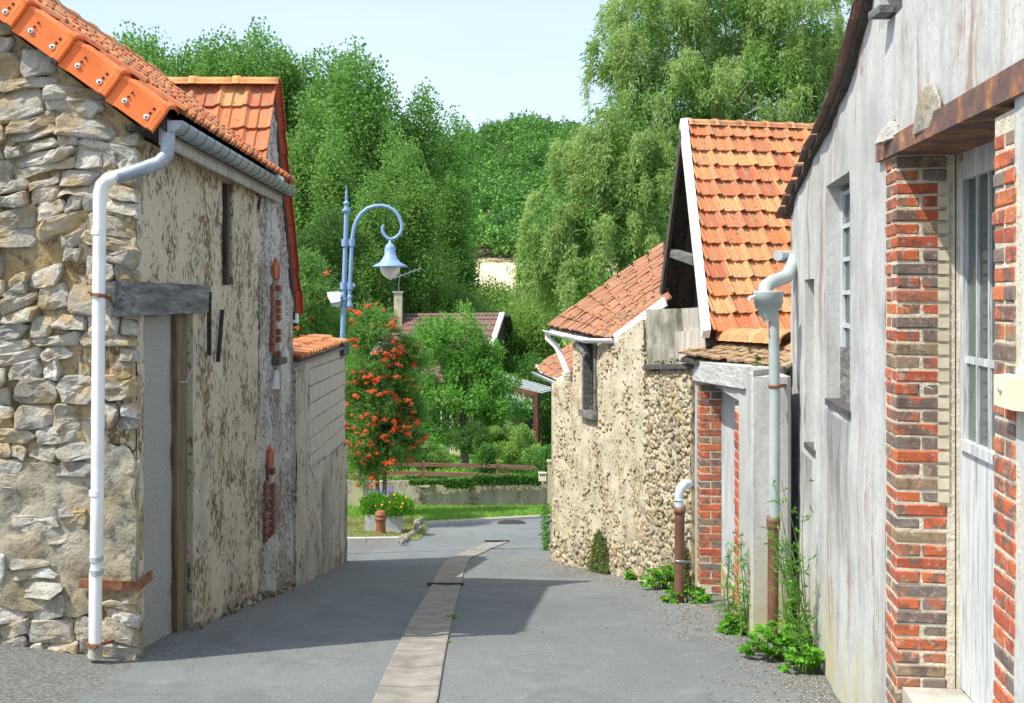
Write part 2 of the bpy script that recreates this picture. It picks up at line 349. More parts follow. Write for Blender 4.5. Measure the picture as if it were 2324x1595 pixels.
b.b.inputs['Roughness'].default_value = .03; b.l(tr.outputs[0], ms.inputs[1]); b.l(b.b.outputs[0], ms.inputs[2]); b.l(ms.outputs[0], b.out.inputs[0])
m_leaf('poplar_leaf', (.045, .155, .028), (.200, .380, .080), .5)
m_leaf('poplar_leaf_light', (.080, .200, .035), (.240, .420, .100), .45)
m_leaf('willow_leaf', (.160, .290, .060), (.430, .570, .210), .5)
m_leaf('willow_shade_leaf', (.070, .200, .030), (.200, .400, .080), .45)  # darker copy of the leaf green, painting shade inside the crown
m_leaf('forest_leaf', (.016, .085, .022), (.170, .370, .065), .2, .11)
m_leaf('rowan_leaf', (.070, .190, .035), (.200, .380, .085), .45)
m_leaf('cherry_leaf', (.060, .210, .030), (.220, .460, .080), .45)
m_leaf('bush_leaf', (.120, .250, .040), (.320, .500, .120), .45)
m_leaf('dark_leaf', (.025, .090, .018), (.100, .210, .040))
m_leaf('ivy_leaf', (.045, .150, .025), (.130, .310, .060))
m_leaf('weed_leaf', (.070, .230, .015), (.170, .430, .040))
m_leaf('small_ivy_leaf', (.060, .110, .030), (.190, .230, .070))
m_leaf('grass_blade', (.13, .30, .035), (.26, .46, .075))
m_leaf('dry_grass_blade', (.240, .290, .080), (.400, .400, .160))

# ---------------------------------------------------------------- object helpers
WL = {}
def _tag(o, label=None, cat=None, group=None, kind=None):
    if label: o['label'] = label
    if cat: o['category'] = cat
    if group: o['group'] = group
    if kind: o['kind'] = kind
def root(name, loc, label, cat, group=None):
    o = bpy.data.objects.new(name, None); COL.objects.link(o); o.location = loc; WL[o.name] = V(loc); o.empty_display_size = .2
    _tag(o, label, cat, group); return o
def link(name, me, mat=None, parent=None, loc=(0, 0, 0), rot=None, label=None, cat=None, group=None, kind=None):
    if mat and not me.materials: me.materials.append(MATS[mat])
    o = bpy.data.objects.new(name, me); COL.objects.link(o); loc = V(loc); WL[o.name] = loc.copy()
    if parent: o.parent = parent; o.location = loc - WL[parent.name]
    else: o.location = loc
    if rot is not None:
        o.rotation_mode = 'QUATERNION'; o.rotation_quaternion = rot.to_quaternion() if isinstance(rot, Matrix) else rot
    _tag(o, label, cat, group, kind); return o
class MB:
    def __init__(s): s.v = []; s.f = []; s.sm = []
    def add(s, vs, fs, smooth=False):
        o = len(s.v); s.v += [tuple(x) for x in vs]; s.f += [tuple(i + o for i in f) for f in fs]; s.sm += [smooth] * len(fs)
    def hexa(s, a, b):
        """a: 4 points, b: 4 matching points"""
        s.add(list(a) + list(b), [(0, 3, 2, 1), (4, 5, 6, 7), (0, 1, 5, 4), (1, 2, 6, 5), (2, 3, 7, 6), (3, 0, 4, 7)])
    def slab(s, quad, off):
        off = V(off); s.hexa(quad, [V(q) + off for q in quad])
    def box(s, c, size, M=None):
        c = V(c); h = V(size) / 2; M = M or Matrix.Identity(3); p = []
        for z in (-1, 1):
            for x, y in ((-1, -1), (1, -1), (1, 1), (-1, 1)): p.append(c + M @ V((x * h.x, y * h.y, z * h.z)))
        s.hexa(p[:4], p[4:])
    def bar(s, a, b, w, t, up=(0, 0, 1)):
        a = V(a); b = V(b); d = (b - a).normalized(); u = V(up); x = d.cross(u)
        if x.length < 1e-4: x = d.cross(V((1, 0, 0)))
        x.normalize(); y = x.cross(d).normalized()
        q = lambda p: [p - x * w / 2 - y * t / 2, p + x * w / 2 - y * t / 2, p + x * w / 2 + y * t / 2, p - x * w / 2 + y * t / 2]
        s.hexa(q(a), q(b))
    def tube(s, pts, rs, n=10, caps=True, arc=None):
        pts = [V(p) for p in pts]; N = len(pts)
        if not isinstance(rs, (list, tuple)): rs = [rs] * N
        ref = None; o = len(s.v); vs = []
        for i, p in enumerate(pts):
            d = (pts[min(i + 1, N - 1)] - pts[max(i - 1, 0)]).normalized()
            if ref is None:
                ref = V((0, 0, 1)) if abs(d.z) < .9 else V((1, 0, 0))
            x = ref - d * ref.dot(d); x.normalize(); y = d.cross(x); ref = x
            for k in range(n):
                a = 2 * math.pi * k / n; vs.append(p + (x * math.cos(a) + y * math.sin(a)) * rs[i])
        fs = [(i * n + k, i * n + (k + 1) % n, (i + 1) * n + (k + 1) % n, (i + 1) * n + k) for i in range(N - 1) for k in range(n)]
        s.add(vs, fs, True)
        if caps: s.add(vs[:n], [tuple(reversed(range(n)))]); s.add(vs[-n:], [tuple(range(n))])
    def lathe(s, prof, c, n=20, axis=None):
        c = V(c); M = axis.to_track_quat('Z', 'Y').to_matrix() if axis else Matrix.Identity(3); vs = []
        for r, z in prof:
            for k in range(n):
                a = 2 * math.pi * k / n; vs.append(c + M @ V((r * math.cos(a), r * math.sin(a), z)))
        fs = [(i * n + k, i * n + (k + 1) % n, (i + 1) * n + (k + 1) % n, (i + 1) * n + k) for i in range(len(prof) - 1) for k in range(n)]
        s.add(vs, fs, True)
    def gutter(s, a, b, r, up=(0, 0, 1), n=10, out=None):
        """half round channel open at the top"""
        a = V(a); b = V(b); d = (b - a).normalized(); x = d.cross(V(up)).normalized(); u = x.cross(d)
        vs = []
        for p in (a, b):
            for rr in (r, r * .9):
                for k in range(n + 1):
                    t = math.pi * k / n; vs.append(p + x * math.cos(t) * rr - u * math.sin(t) * rr)
        m = n + 1; fs = []
        for k in range(n):
            fs += [(k, k + 1, 2 * m + k + 1, 2 * m + k), (m + k + 1, m + k, 3 * m + k, 3 * m + k + 1), (k + 1, k, m + k, m + k + 1), (2 * m + k, 2 * m + k + 1, 3 * m + k + 1, 3 * m + k)]
        fs += [(0, 2 * m, 3 * m, m), (n, m + n, 3 * m + n, 2 * m + n)]
        s.add(vs, fs, True)
    def mesh(s, name, sharp=True):
        me = bpy.data.meshes.new(name); me.from_pydata(s.v, [], s.f)
        me.polygons.foreach_set('use_smooth', s.sm); me.update(); return me
    def obj(s, name, mat, parent=None, **k): return link(name, s.mesh(name), mat, parent, **k)
def npmesh(name, verts, faces_n, nf):
    """verts (N,3), all faces with faces_n corners in order"""
    me = bpy.data.meshes.new(name); N = len(verts)
    me.vertices.add(N); me.vertices.foreach_set('co', np.ascontiguousarray(verts, dtype=np.float32).ravel())
    me.loops.add(N); me.loops.foreach_set('vertex_index', np.arange(N, dtype=np.int32))
    me.polygons.add(nf); me.polygons.foreach_set('loop_start', np.arange(0, N, faces_n, dtype=np.int32))
    me.update(calc_edges=True); me.validate(); return me
def unit(a): return a / np.maximum(np.linalg.norm(a, axis=1, keepdims=True), 1e-9)
def rdir(n): return unit(R.normal(size=(n, 3)))
def leaves(name, C, A, Ln, Wd, rag=True):
    """diamond leaves: base C, axis A (unit), length Ln, width Wd"""
    n = len(C); Ln = np.broadcast_to(Ln, (n,)) * R.uniform(.7, 1.3, n); Wd = np.broadcast_to(Wd, (n,)) * R.uniform(.7, 1.25, n)
    S = unit(np.cross(A, rdir(n))); Nn = np.cross(A, S); m = .45
    fold = (R.uniform(-.15, .15, n) * Ln)[:, None] * Nn
    v = np.stack([C, C + A * (Ln * m)[:, None] + S * (Wd / 2)[:, None] + fold, C + A * Ln[:, None], C + A * (Ln * m)[:, None] - S * (Wd / 2)[:, None] + fold], 1)
    return npmesh(name, v.reshape(-1, 3), 4, n)
def crown(ells, n, nclump, cr, shell=.55, vstretch=1.0):
    """leaf positions clustered in clumps near the surface of some ellipsoids; returns pos, outward dir"""
    E = np.array([e[0] for e in ells], float); Rr = np.array([e[1] for e in ells], float)
    wgt = (Rr.prod(1)) ** (2 / 3); wgt /= wgt.sum(); k = R.choice(len(E), nclump, p=wgt); d = rdir(nclump)
    rad = shell + (1.05 - shell) * R.random(nclump) ** .6
    cc = E[k] + d * Rr[k] * rad[:, None]
    size = cr * R.uniform(.5, 1.5, nclump); wn = size ** 2 / (size ** 2).sum(); j = R.choice(nclump, n, p=wn)
    off = R.normal(size=(n, 3)); off = unit(off) * (R.random(n) ** .45)[:, None]; off[:, 2] *= vstretch
    pos = cc[j] + off * size[j][:, None]
    return pos, unit(d[j] + off * .8)
def trunk_mb(base, top, r0, branches=6, spread=1.5, mb=None, n=8):
    mb = mb or MB(); base = V(base); top = V(top); mid = base.lerp(top, .5) + V((rnd.uniform(-.1, .1), rnd.uniform(-.1, .1), 0)) * (top - base).length * .15
    pts = [base - V((0, 0, .2)), base.lerp(mid, .5), mid, mid.lerp(top, .55), top]; mb.tube(pts, [r0 * 1.15, r0 * .9, r0 * .7, r0 * .45, r0 * .12], n)
    for i in range(branches):
        t = rnd.uniform(.3, .9); p = base.lerp(top, t); a = rnd.uniform(0, 6.28); l = spread * rnd.uniform(.5, 1.0)
        q = p + V((math.cos(a) * l, math.sin(a) * l, l * rnd.uniform(.4, 1.1)))
        mb.tube([p, p.lerp(q, .5) + V((0, 0, .08 * l)), q], [r0 * .35 * (1.1 - t), r0 * .22, r0 * .06], 6)
    return mb
def chunk(seed, sub=1, squash=(1, 1, 1), rough=.25):
    rr = random.Random(seed); bm = bmesh.new(); bmesh.ops.create_icosphere(bm, subdivisions=sub, radius=1)
    o = V((rr.uniform(0, 50), rr.uniform(0, 50), rr.uniform(0, 50)))
    for v in bm.verts:
        k = 1 + rough * 2 * noise.noise(v.co * 1.1 + o) + rough * .6 * noise.noise(v.co * 3 + o); v.co = V((v.co.x * squash[0], v.co.y * squash[1], v.co.z * squash[2])) * k
    me = bpy.data.meshes.new('chunk'); bm.to_mesh(me); bm.free(); me.polygons.foreach_set('use_smooth', [True] * len(me.polygons)); return me
def brick_mesh(l, w_, h, seed, ragged=.003, bev=.006):
    """local x length, y width, z height; a worn block"""
    bm = bmesh.new(); bmesh.ops.create_cube(bm, size=1)
    for v in bm.verts: v.co = V((v.co.x * l, v.co.y * w_, v.co.z * h))
    bmesh.ops.bevel(bm, geom=bm.edges[:], offset=bev, segments=1, affect='EDGES')
    rr = random.Random(seed)
    for v in bm.verts: v.co += V((rr.uniform(-1, 1), rr.uniform(-1, 1), rr.uniform(-1, 1))) * ragged
    me = bpy.data.meshes.new('brick'); bm.to_mesh(me); bm.free(); return me
def frame3(x, y, z): return Matrix((x, y, z)).transposed()

def wall_mesh(W, u0, u1, zb, zt, holes=(), depth=.25, res=.08, amp=.01, nsc=3.0, off=0, seed=0, hole_depth=None):
    """front sheet with holes and reveals + sides + back"""
    us = set(np.round(np.linspace(u0, u1, max(2, int((u1 - u0) / res) + 1)), 4)); zlo = min(zb(u) for u in us); zhi = max(zt(u) for u in us)
    zs = set(np.round(np.linspace(zlo, zhi, max(2, int((zhi - zlo) / res) + 1)), 4))
    for h in holes: us |= {round(h[0], 4), round(h[1], 4)}; zs |= {round(h[2], 4), round(h[3], 4)}
    us = sorted(u for u in us if u0 - 1e-6 <= u <= u1 + 1e-6); zs = sorted(zs); idx = {}; vs = []; fs = []
    so = V((seed * 3.7, seed * 1.3, seed))
    def vert(i, j):
        u = us[i]; z = min(max(zs[j], zb(u)), zt(u)); k = (i, round(z, 5))
        if k not in idx:
            p = W.at(u, z, off); a = amp * (noise.noise(p * nsc + so) + .5 * noise.noise(p * nsc * 3 + so)); idx[k] = len(vs); vs.append(p + W.n * a)
        return idx[k]
    flip = None
    for i in range(len(us) - 1):
        uc = (us[i] + us[i + 1]) / 2
        for j in range(len(zs) - 1):
            zc = (zs[j] + zs[j + 1]) / 2
            if any(h[0] < uc < h[1] and h[2] < zc < h[3] for h in holes): continue
            q = [vert(i, j), vert(i + 1, j), vert(i + 1, j + 1), vert(i, j + 1)]; q2 = []
            for x in q:
                if x not in q2: q2.append(x)
            if len(q2) >= 3: fs.append(q2)
    if W.d.cross(V((0, 0, 1))).dot(W.n) < 0: fs = [f[::-1] for f in fs]
    mb = MB(); mb.add(vs, fs, True)
    for h in holes:
        d = hole_depth or depth; q = [(h[0], h[2]), (h[1], h[2]), (h[1], h[3]), (h[0], h[3])]
        for a, b_ in zip(q, q[1:] + q[:1]):
            mb.add([W.at(*a, off + .004), W.at(*b_, off + .004), W.at(*b_, off - d), W.at(*a, off - d)], [(0, 1, 2, 3)])
        if hole_depth: mb.add([W.at(a, b_, off - d) for a, b_ in q], [(0, 1, 2, 3)])
    us2 = us[::max(1, len(us) // 24)]
    if us2[-1] != us[-1]: us2.append(us[-1])
    for a, b_ in zip(us2, us2[1:]):   # top strip
        mb.add([W.at(a, zt(a), off - .006), W.at(b_, zt(b_), off - .006), W.at(b_, zt(b_), off - depth), W.at(a, zt(a), off - depth)], [(0, 1, 2, 3)])
        if not hole_depth and holes: continue
        mb.add([W.at(a, zt(a), off - depth), W.at(b_, zt(b_), off - depth), W.at(b_, zb(b_), off - depth), W.at(a, zb(a), off - depth)], [(0, 1, 2, 3)])
    for a in (u0, u1): mb.add([W.at(a, zb(a), off), W.at(a, zt(a), off), W.at(a, zt(a), off - depth), W.at(a, zb(a), off - depth)], [(0, 1, 2, 3)])
    return mb
def poly_stone(W, poly, h, off, seed):
    """stone lump over a polygon in wall coordinates"""
    rr = random.Random(seed); c = (sum(p[0] for p in poly) / len(poly), sum(p[1] for p in poly) / len(poly)); m = len(poly)
    n = 14; ring = []
    for k in range(n):  # resample
        t = k / n * m; i = int(t); f = t - i; a = poly[i % m]; b_ = poly[(i + 1) % m]; ring.append((a[0] * (1 - f) + b_[0] * f, a[1] * (1 - f) + b_[1] * f))
    vs = []; tx, tz = rr.uniform(-.3, .3), rr.uniform(-.45, .3); sd = V((seed * 1.7, 0, 0))
    for sc, hh in ((1.0, -.9), (1.0, .45), (.90, .92), (.58, 1.05), (.25, 1.1)):
        for (u, z) in ring:
            du, dz = (u - c[0]) * sc, (z - c[1]) * sc; p = V((c[0] + du, 0, c[1] + dz))
            nn = noise.noise(p * 11 + sd) * .9 + noise.noise(p * 26 + sd) * .5
            jx = noise.noise(p * 22 + sd * 2) * .020; jz = noise.noise(p * 22 + sd * 3) * .020
            hv = h * (hh + (nn * .75 if hh > 0 else 0)) + (tx * du + tz * dz) * (1 if hh > 0 else 0)
            vs.append(W.at(c[0] + du + jx, c[1] + dz + jz, off + hv))
    vs.append(W.at(c[0], c[1], off + h * 1.1)); fs = []
    for r in range(4):
        for k in range(n): fs.append((r * n + k, r * n + (k + 1) % n, (r + 1) * n + (k + 1) % n, (r + 1) * n + k))
    for k in range(n): fs.append((4 * n + k, 4 * n + (k + 1) % n, 5 * n))
    if W.d.cross(V((0, 0, 1))).dot(W.n) < 0: fs = [f[::-1] for f in fs]
    me = bpy.data.meshes.new('stone'); me.from_pydata([tuple(v) for v in vs], [], fs); me.polygons.foreach_set('use_smooth', [False] * len(fs)); me.update(); return me
def rubble_layout(u0, u1, z0, z1, hh, ww, seed=1):
    rr = random.Random(seed); z = z0; out = []
    wob = lambda u, z: .11 * noise.noise(V((u * 1.7, z * 1.7, seed))) * hh / .13
    while z < z1:
        h = hh * rr.uniform(.55, 1.5); u = u0 + rr.uniform(-ww, 0)
        while u < u1:
            l = ww * rr.uniform(.4, 1.7); g = .001; nsub = 2 if (h > hh * .95 and rr.random() < .35) else 1
            for q in range(nsub):
                za, zb_ = z + h * q / nsub, z + h * (q + 1) / nsub; cut = [rr.uniform(.05, .38) for _ in range(4)]; j = lambda: rr.uniform(-.17, .17) * h
                a, b_ = u + g, u + l - g; w_ = b_ - a; t = (zb_ - za)
                pl = [(a + w_ * cut[0] * .6, za + j()), (b_ - w_ * cut[1] * .6, za + j()), (b_, za + t * cut[1] + j()), (b_, zb_ - t * cut[2] + j()), (b_ - w_ * cut[2] * .6, zb_ + j()), (a + w_ * cut[3] * .6, zb_ + j()), (a, zb_ - t * cut[3] + j()), (a, za + t * cut[0] + j())]
                out.append([(min(max(p[0], u0), u1), p[1] + wob(p[0], p[1])) for p in pl])
            u += l
        z += h * .97
    return [p for p in out if max(q[0] for q in p) - min(q[0] for q in p) > .05]
# roof tiles -----------------------------------------------------------------
def tile_mesh(w_, l, kind, seed=0):
    """x across, y up the slope (0..l from lower end), z out of the roof"""
    rr = random.Random(seed); t = .022
    if kind == 'flat': prof = [(0, .001), (.5, .004), (1, .001)]
    elif kind == 'pan': prof = [(0, .030), (.09, .040), (.18, .026), (.26, .006), (.46, .003), (.54, .026), (.62, .030), (.70, .010), (.90, .004), (1.0, .018)]
    else: prof = [(0, .024), (.07, .032), (.13, .016), (.2, .004), (.45, .004), (.5, .020), (.55, .004), (.85, .004), (.93, .02), (1.0, .024)]
    vs = []; m = len(prof)
    for (y, lift) in ((0, .035), (l * .5, .022), (l * 1.12, .004)):
        for top in (1, 0):
            for (x, z) in prof:
                vs.append(((x - .5) * w_ * 1.0, y + rr.uniform(-.004, .004) + (-.008 * math.sin(x * math.pi) if y == 0 else 0), z + lift - (0 if top else t)))
    fs = []; ix = lambda r, top, k: (r * 2 + (0 if top else 1)) * m + k
    for r in range(2):
        for k in range(m - 1):
            fs.append((ix(r, 1, k), ix(r, 1, k + 1), ix(r + 1, 1, k + 1), ix(r + 1, 1, k))); fs.append((ix(r, 0, k + 1), ix(r, 0, k), ix(r + 1, 0, k), ix(r + 1, 0, k + 1)))
        fs.append((ix(r, 0, 0), ix(r, 1, 0), ix(r + 1, 1, 0), ix(r + 1, 0, 0))); fs.append((ix(r, 1, m - 1), ix(r, 0, m - 1), ix(r + 1, 0, m - 1), ix(r + 1, 1, m - 1)))
    for k in range(m - 1): fs.append((ix(0, 0, k), ix(0, 0, k + 1), ix(0, 1, k + 1), ix(0, 1, k)))
    me = bpy.data.meshes.new('tile'); me.from_pydata(vs, [], fs); me.update(); return me
def tile_quad(parent, A, B, C, D, nu, nv, kind, mat, jit=1.0, skip=None, lap=1.0, name='tile', stagger=False, outn=None):
    """A,B eave left/right, D,C ridge left/right seen from outside"""
    A, B, C, D = V(A), V(B), V(C), V(D); cw = ((B - A).length + (C - D).length) / 2 / nu; cl = ((D - A).length + (C - B).length) / 2 / nv
    ms = [tile_mesh(cw, cl, kind, k) for k in range(4)]
    for m in ms: m.materials.append(MATS[mat])
    for j in range(nv):
        for i in range(nu + (1 if stagger and j % 2 else 0)):
            u = (i + .5 - (.5 if stagger and j % 2 else 0)) / nu; v = j / nv; u = min(max(u, .25 / nu), 1 - .25 / nu)
            if skip and skip(u, v): continue
            f = lambda u, v: A.lerp(B, u).lerp(D.lerp(C, u), v)
            p = f(u, v); x = (D.lerp(C, v) * 0 + (A.lerp(D, v) * -1 + B.lerp(C, v))).normalized(); y = (D.lerp(C, u) - A.lerp(B, u)).normalized()
            z = x.cross(y).normalized(); y = z.cross(x)
            if j == nv - 1: pass
            a = math.radians(rnd.gauss(0, 1.2) * jit); x2 = x * math.cos(a) + y * math.sin(a); y2 = z.cross(x2)
            b2 = math.radians(rnd.gauss(0, 1.0) * jit); y3 = y2 * math.cos(b2) + z * math.sin(b2); z3 = x2.cross(y3)
            link(name, ms[rnd.randrange(4)], None, parent, loc=p + z * rnd.uniform(0, .004) * jit + y * rnd.uniform(-.006, .006) * jit, rot=frame3(x2, y3, z3))
def ridge_tiles(parent, A, B, n, r, mat, name='ridge_tile', squash=.75):
    A, B = V(A), V(B); L_ = (B - A).length / n; x = (B - A).normalized(); z = V((0, 0, 1)); y = z.cross(x).normalized(); z = x.cross(y); vs = []; fs = []; st = [(-.52, 1.14), (-.38, 1.14), (-.36, 1.0), (.1, .98), (.52, 1.0)]
    k = 9
    for th in (1, .84):
        for (t, s_) in st:
            for i in range(k):
                a = math.pi * (i / (k - 1)) * 1.04 - .06; vs.append((t * L_, math.cos(a) * r * s_ * th, math.sin(a) * r * squash * s_ * th))
    m = len(st)
    for a in range(m - 1):
        for i in range(k - 1):
            fs.append((a * k + i, (a + 1) * k + i, (a + 1) * k + i + 1, a * k + i + 1)); o = m * k; fs.append((o + a * k + i + 1, o + (a + 1) * k + i + 1, o + (a + 1) * k + i, o + a * k + i))
    for i in range(k - 1): fs.append((i, i + 1, m * k + i + 1, m * k + i)); q = (m - 1) * k; fs.append((q + i + 1, q + i, m * k + q + i, m * k + q + i + 1))
    for i in (0, k - 1):
        for a in range(m - 1): fs.append((a * k + i, m * k + a * k + i, m * k + (a + 1) * k + i, (a + 1) * k + i))
    me = bpy.data.meshes.new(name); me.from_pydata(vs, [], fs); me.polygons.foreach_set('use_smooth', [True] * len(fs)); me.update(); me.materials.append(MATS[mat])
    for i in range(n):
        p = A.lerp(B, (i + .5) / n); q = Matrix.Rotation(math.radians(rnd.gauss(0, 1)), 3, 'Z')
        link(name, me, None, parent, loc=p, rot=frame3(x, y, z) @ q)

# ================================================================ GROUND
def gzx(x, y):
    z = gz(y)
    if x < -2.3 and y < 9: z += .13 * min(1, (-2.3 - x) / .9) * min(1, max(0, 9 - y))
    return z
_by = np.array([30.1, 30.16, 36, 46, 60, 90, 125, 165, 200, 235, 262, 330, 420, 520, 900]); _bz = np.array([-3.9, -3.33, -3.75, -4.6, -5.0, -6.0, -4.0, 2.6, 5.6, 8.4, 10, 32, 62, 66, 50.0])
def terrain(x, y):
    if y < 30.12: return gz(y) - .02
    z = float(np.interp(y, _by, _bz))
    if y > 240:
        k = min(1, (y - 240) / 80); px = CX + x / y * F
        top = np.interp(px, [-600, 300, 800, 1000, 1090, 1180, 1330, 1450, 1600, 2400, 3200], [.2, .4, .6, .76, .91, 1.0, .90, .78, .7, .5, .3]); z = 9 + (z - 9) * (1 - k + k * top)
    return z
xs = np.array(sorted(set(np.round(np.concatenate([np.linspace(-6, 6, 25), np.linspace(-40, 40, 33), np.linspace(-400, 400, 41)]), 2))))
ys = np.array(sorted(set(np.round(np.concatenate([np.linspace(-8, 30, 39), [30.1, 30.13, 30.18, 30.3], np.linspace(31, 60, 24), np.linspace(65, 240, 36), np.linspace(250, 560, 40), [700, 900]]), 3))))
vv = [(x, y, terrain(x, y)) for y in ys for x in xs]; nx = len(xs)
def gridobj(name, sel, mat, **k):
    mb = MB(); f = [(j * nx + i, j * nx + i + 1, (j + 1) * nx + i + 1, (j + 1) * nx + i) for j in range(len(ys) - 1) for i in range(nx - 1) if sel(xs[i], ys[j])]
    mb.add(vv, f, True); return mb.obj(name, mat, kind='structure', **k)
gridobj('ground', lambda x, y: y < 30.1, 'soil'); gridobj('garden_lawn', lambda x, y: 30.09 <= y < 60, 'lawn')
gridobj('meadow', lambda x, y: 60 <= y < 160, 'field_green'); gridobj('wheat_field', lambda x, y: 160 <= y < 262, 'wheat'); gridobj('wooded_hill', lambda x, y: y >= 262, 'soil')
# asphalt street
rx = np.linspace(-9, 9, 61); ry = np.linspace(-6, 30.0, 181); mb = MB()
def roadz(x, y): return gzx(x, y) + .006 * noise.noise(V((x * .8, y * .8, 0))) + .012
mb.add([(x, y, roadz(x, y)) for y in ry for x in rx], [(j * 61 + i, j * 61 + i + 1, (j + 1) * 61 + i + 1, (j + 1) * 61 + i) for j in range(180) for i in range(60)], True)
mb.obj('road', 'asphalt', kind='structure')
# drainage channel down the middle, slab by slab
Lp = [(836, 1622), (848, 1595), (905, 1470), (978, 1335), (993, 1300), (1010, 1276), (1058, 1252), (1105, 1234)]
Rp = [(985, 1622), (993, 1595), (1022, 1430), (1045, 1335), (1053, 1300), (1066, 1271), (1110, 1250), (1152, 1232)]
def dense(pts, n):
    g = [G(*p) for p in pts]; d = [0]
    for a, b_ in zip(g, g[1:]): d.append(d[-1] + (b_ - a).length)
    t = np.linspace(0, d[-1], n); return [V((np.interp(q, d, [p.x for p in g]), np.interp(q, d, [p.y for p in g]), 0)) for q in t]
nsl = 32; A_ = dense(Lp, nsl * 2 + 1); B_ = dense(Rp, nsl * 2 + 1)
ch = bpy.data.objects.new('drainage_channel', None); COL.objects.link(ch); ch['kind'] = 'structure'; WL[ch.name] = V((0, 0, 0))
for k in range(nsl):
    mb = MB(); q = []
    for i, sh in ((2 * k, .004), (2 * k + 1, 0), (2 * k + 2, -.004)):
        a, b_ = A_[i], B_[i]; t = V((0, sh, 0)); row = []
        for u, dz in ((0, -.03), (0, .008), (.03, .011), (.25, .007), (.5, .002), (.75, .007), (.97, .011), (1, .008), (1, -.03)):
            p = a.lerp(b_, u) + t; row.append((p.x, p.y, roadz(p.x, p.y) + dz + .006))
        q += row
    fs = [(r * 9 + i, r * 9 + i + 1, (r + 1) * 9 + i + 1, (r + 1) * 9 + i) for r in range(2) for i in range(8)]
    mb.add(q, fs, False); mb.obj('slab', 'concrete_slab', ch)
def grate(px, py, w_, dp, label):
    c = G(px, py); r = root('drain_grate', (c.x, c.y, roadz(c.x, c.y)), label, 'drain grate'); zz = lambda x, y: roadz(x, y) + .020
    n = int(w_ / .035); mb = MB()
    for s in (-1, 1): mb.bar((c.x - w_ / 2, c.y + s * dp / 2, zz(c.x, c.y + s * dp / 2)), (c.x + w_ / 2, c.y + s * dp / 2, zz(c.x, c.y + s * dp / 2)), .012, .012)
    mb.obj('frame', 'dark_iron', r); mb = MB()
    for i in range(n + 1):
        x = c.x - w_ / 2 + w_ * i / n; mb.bar((x, c.y - dp / 2, zz(x, c.y - dp / 2)), (x, c.y + dp / 2, zz(x, c.y + dp / 2)), .012, .012)
    mb.obj('bars', 'dark_iron', r, kind='stuff')
    MB_ = MB(); MB_.box((c.x, c.y, zz(c.x, c.y) - .014), (w_, dp, .006)); MB_.obj('pit', 'dark_inside', r)  # thin near-black sheet paints the dark below the bars
grate(1011, 1331, .38, .10, 'dark iron drain grate across the channel where it bends, nearer of the two')
grate(1128, 1231, .46, .12, 'iron drain grate closing the far end of the channel')
c = G(1775, 1214) if False else G(1135, 1195); mb = MB(); mb.lathe([(0, .022), (.30, .022), (.32, .012), (.32, 0)], (c.x + .25, 25.9, roadz(c.x, 25.9)), 24)
mb.obj('manhole_cover', 'dark_iron', label='round manhole cover lying flat in the crossing road below the grass verge', cat='manhole cover')
# grass verge with kerbs below the garden wall
isl = [(-12, 21.2), (-3.4, 21.5), (-2.12, 21.8), (-1.82, 22.6), (-1.80, 24.5), (-1.95, 25.5), (.95, 27.3), (3.2, 28.5), (3.2, 30.15), (-12, 30.15)]
def inpoly(x, y, P_):
    c = False; j = len(P_) - 1
    for i in range(len(P_)):
        if (P_[i][1] > y) != (P_[j][1] > y) and x < (P_[j][0] - P_[i][0]) * (y - P_[i][1]) / (P_[j][1] - P_[i][1]) + P_[i][0]: c = not c
        j = i
    return c
def vz(x, y): return gz(y) + .085 - .06 * max(0, min(1, (x + 2.4) / .5)) * (y < 25)
bm = bmesh.new(); vs_ = [bm.verts.new((x, y, 0)) for x, y in isl]; f = bm.faces.new(vs_)
bmesh.ops.triangulate(bm, faces=[f]); bmesh.ops.subdivide_edges(bm, edges=bm.edges[:], cuts=5, use_grid_fill=True)
for v in bm.verts: v.co.z = vz(v.co.x, v.co.y)
ex_ = bmesh.ops.extrude_edge_only(bm, edges=[e for e in bm.edges if len(e.link_faces) == 1])
for v in [g for g in ex_['geom'] if isinstance(g, bmesh.types.BMVert)]: v.co.z -= .25
me = bpy.data.meshes.new('grass_verge'); bm.to_mesh(me); bm.free(); link('grass_verge', me, 'dry_lawn', kind='structure')
def kerb(pts, w_, hgt, name='kerb'):
    k = bpy.data.objects.new(name, None); COL.objects.link(k); k['kind'] = 'structure'; WL[k.name] = V((0, 0, 0))
    for a, b_ in zip(pts, pts[1:]):
        a, b_ = V((a[0], a[1], 0)), V((b_[0], b_[1], 0)); n = max(1, int((b_ - a).length / .5))
        for i in range(n):
            p, q = a.lerp(b_, (i + .012) / n), a.lerp(b_, (i + .988) / n); p.z = gz(p.y) + hgt / 2 - .02; q.z = gz(q.y) + hgt / 2 - .02
            mb = MB(); mb.bar(p, q, w_, hgt + .05); mb.obj('kerb_stone', 'kerb_concrete', k)
kerb([(-6, 21.35), (-3.4, 21.45), (-2.1, 21.8)], .12, .10); kerb([(-1.95, 25.5), (.95, 27.3), (3.2, 28.5)], .15, .075, 'kerb')
def grass(name, n, poly, hgt, wd, mat, zf, label=None, dens=None):
    x0, x1 = min(p[0] for p in poly), max(p[0] for p in poly); y0, y1 = min(p[1] for p in poly), max(p[1] for p in poly); pts = []
    while len(pts) < n:
        x, y = rnd.uniform(x0, x1), rnd.uniform(y0, y1)
        if inpoly(x, y, poly) and (dens is None or dens(x, y)): pts.append((x, y, zf(x, y) - .005))
    C = np.array(pts); A = unit(np.array([0, 0, 1.0]) + R.normal(size=(n, 3)) * .35); A[:, 2] = np.abs(A[:, 2])
    return link(name, leaves(name, C, A, hgt, wd), mat, kind='stuff', label=label, cat='grass')
view = [(p[0] if p[0] > -5 else -5, p[1]) for p in isl]
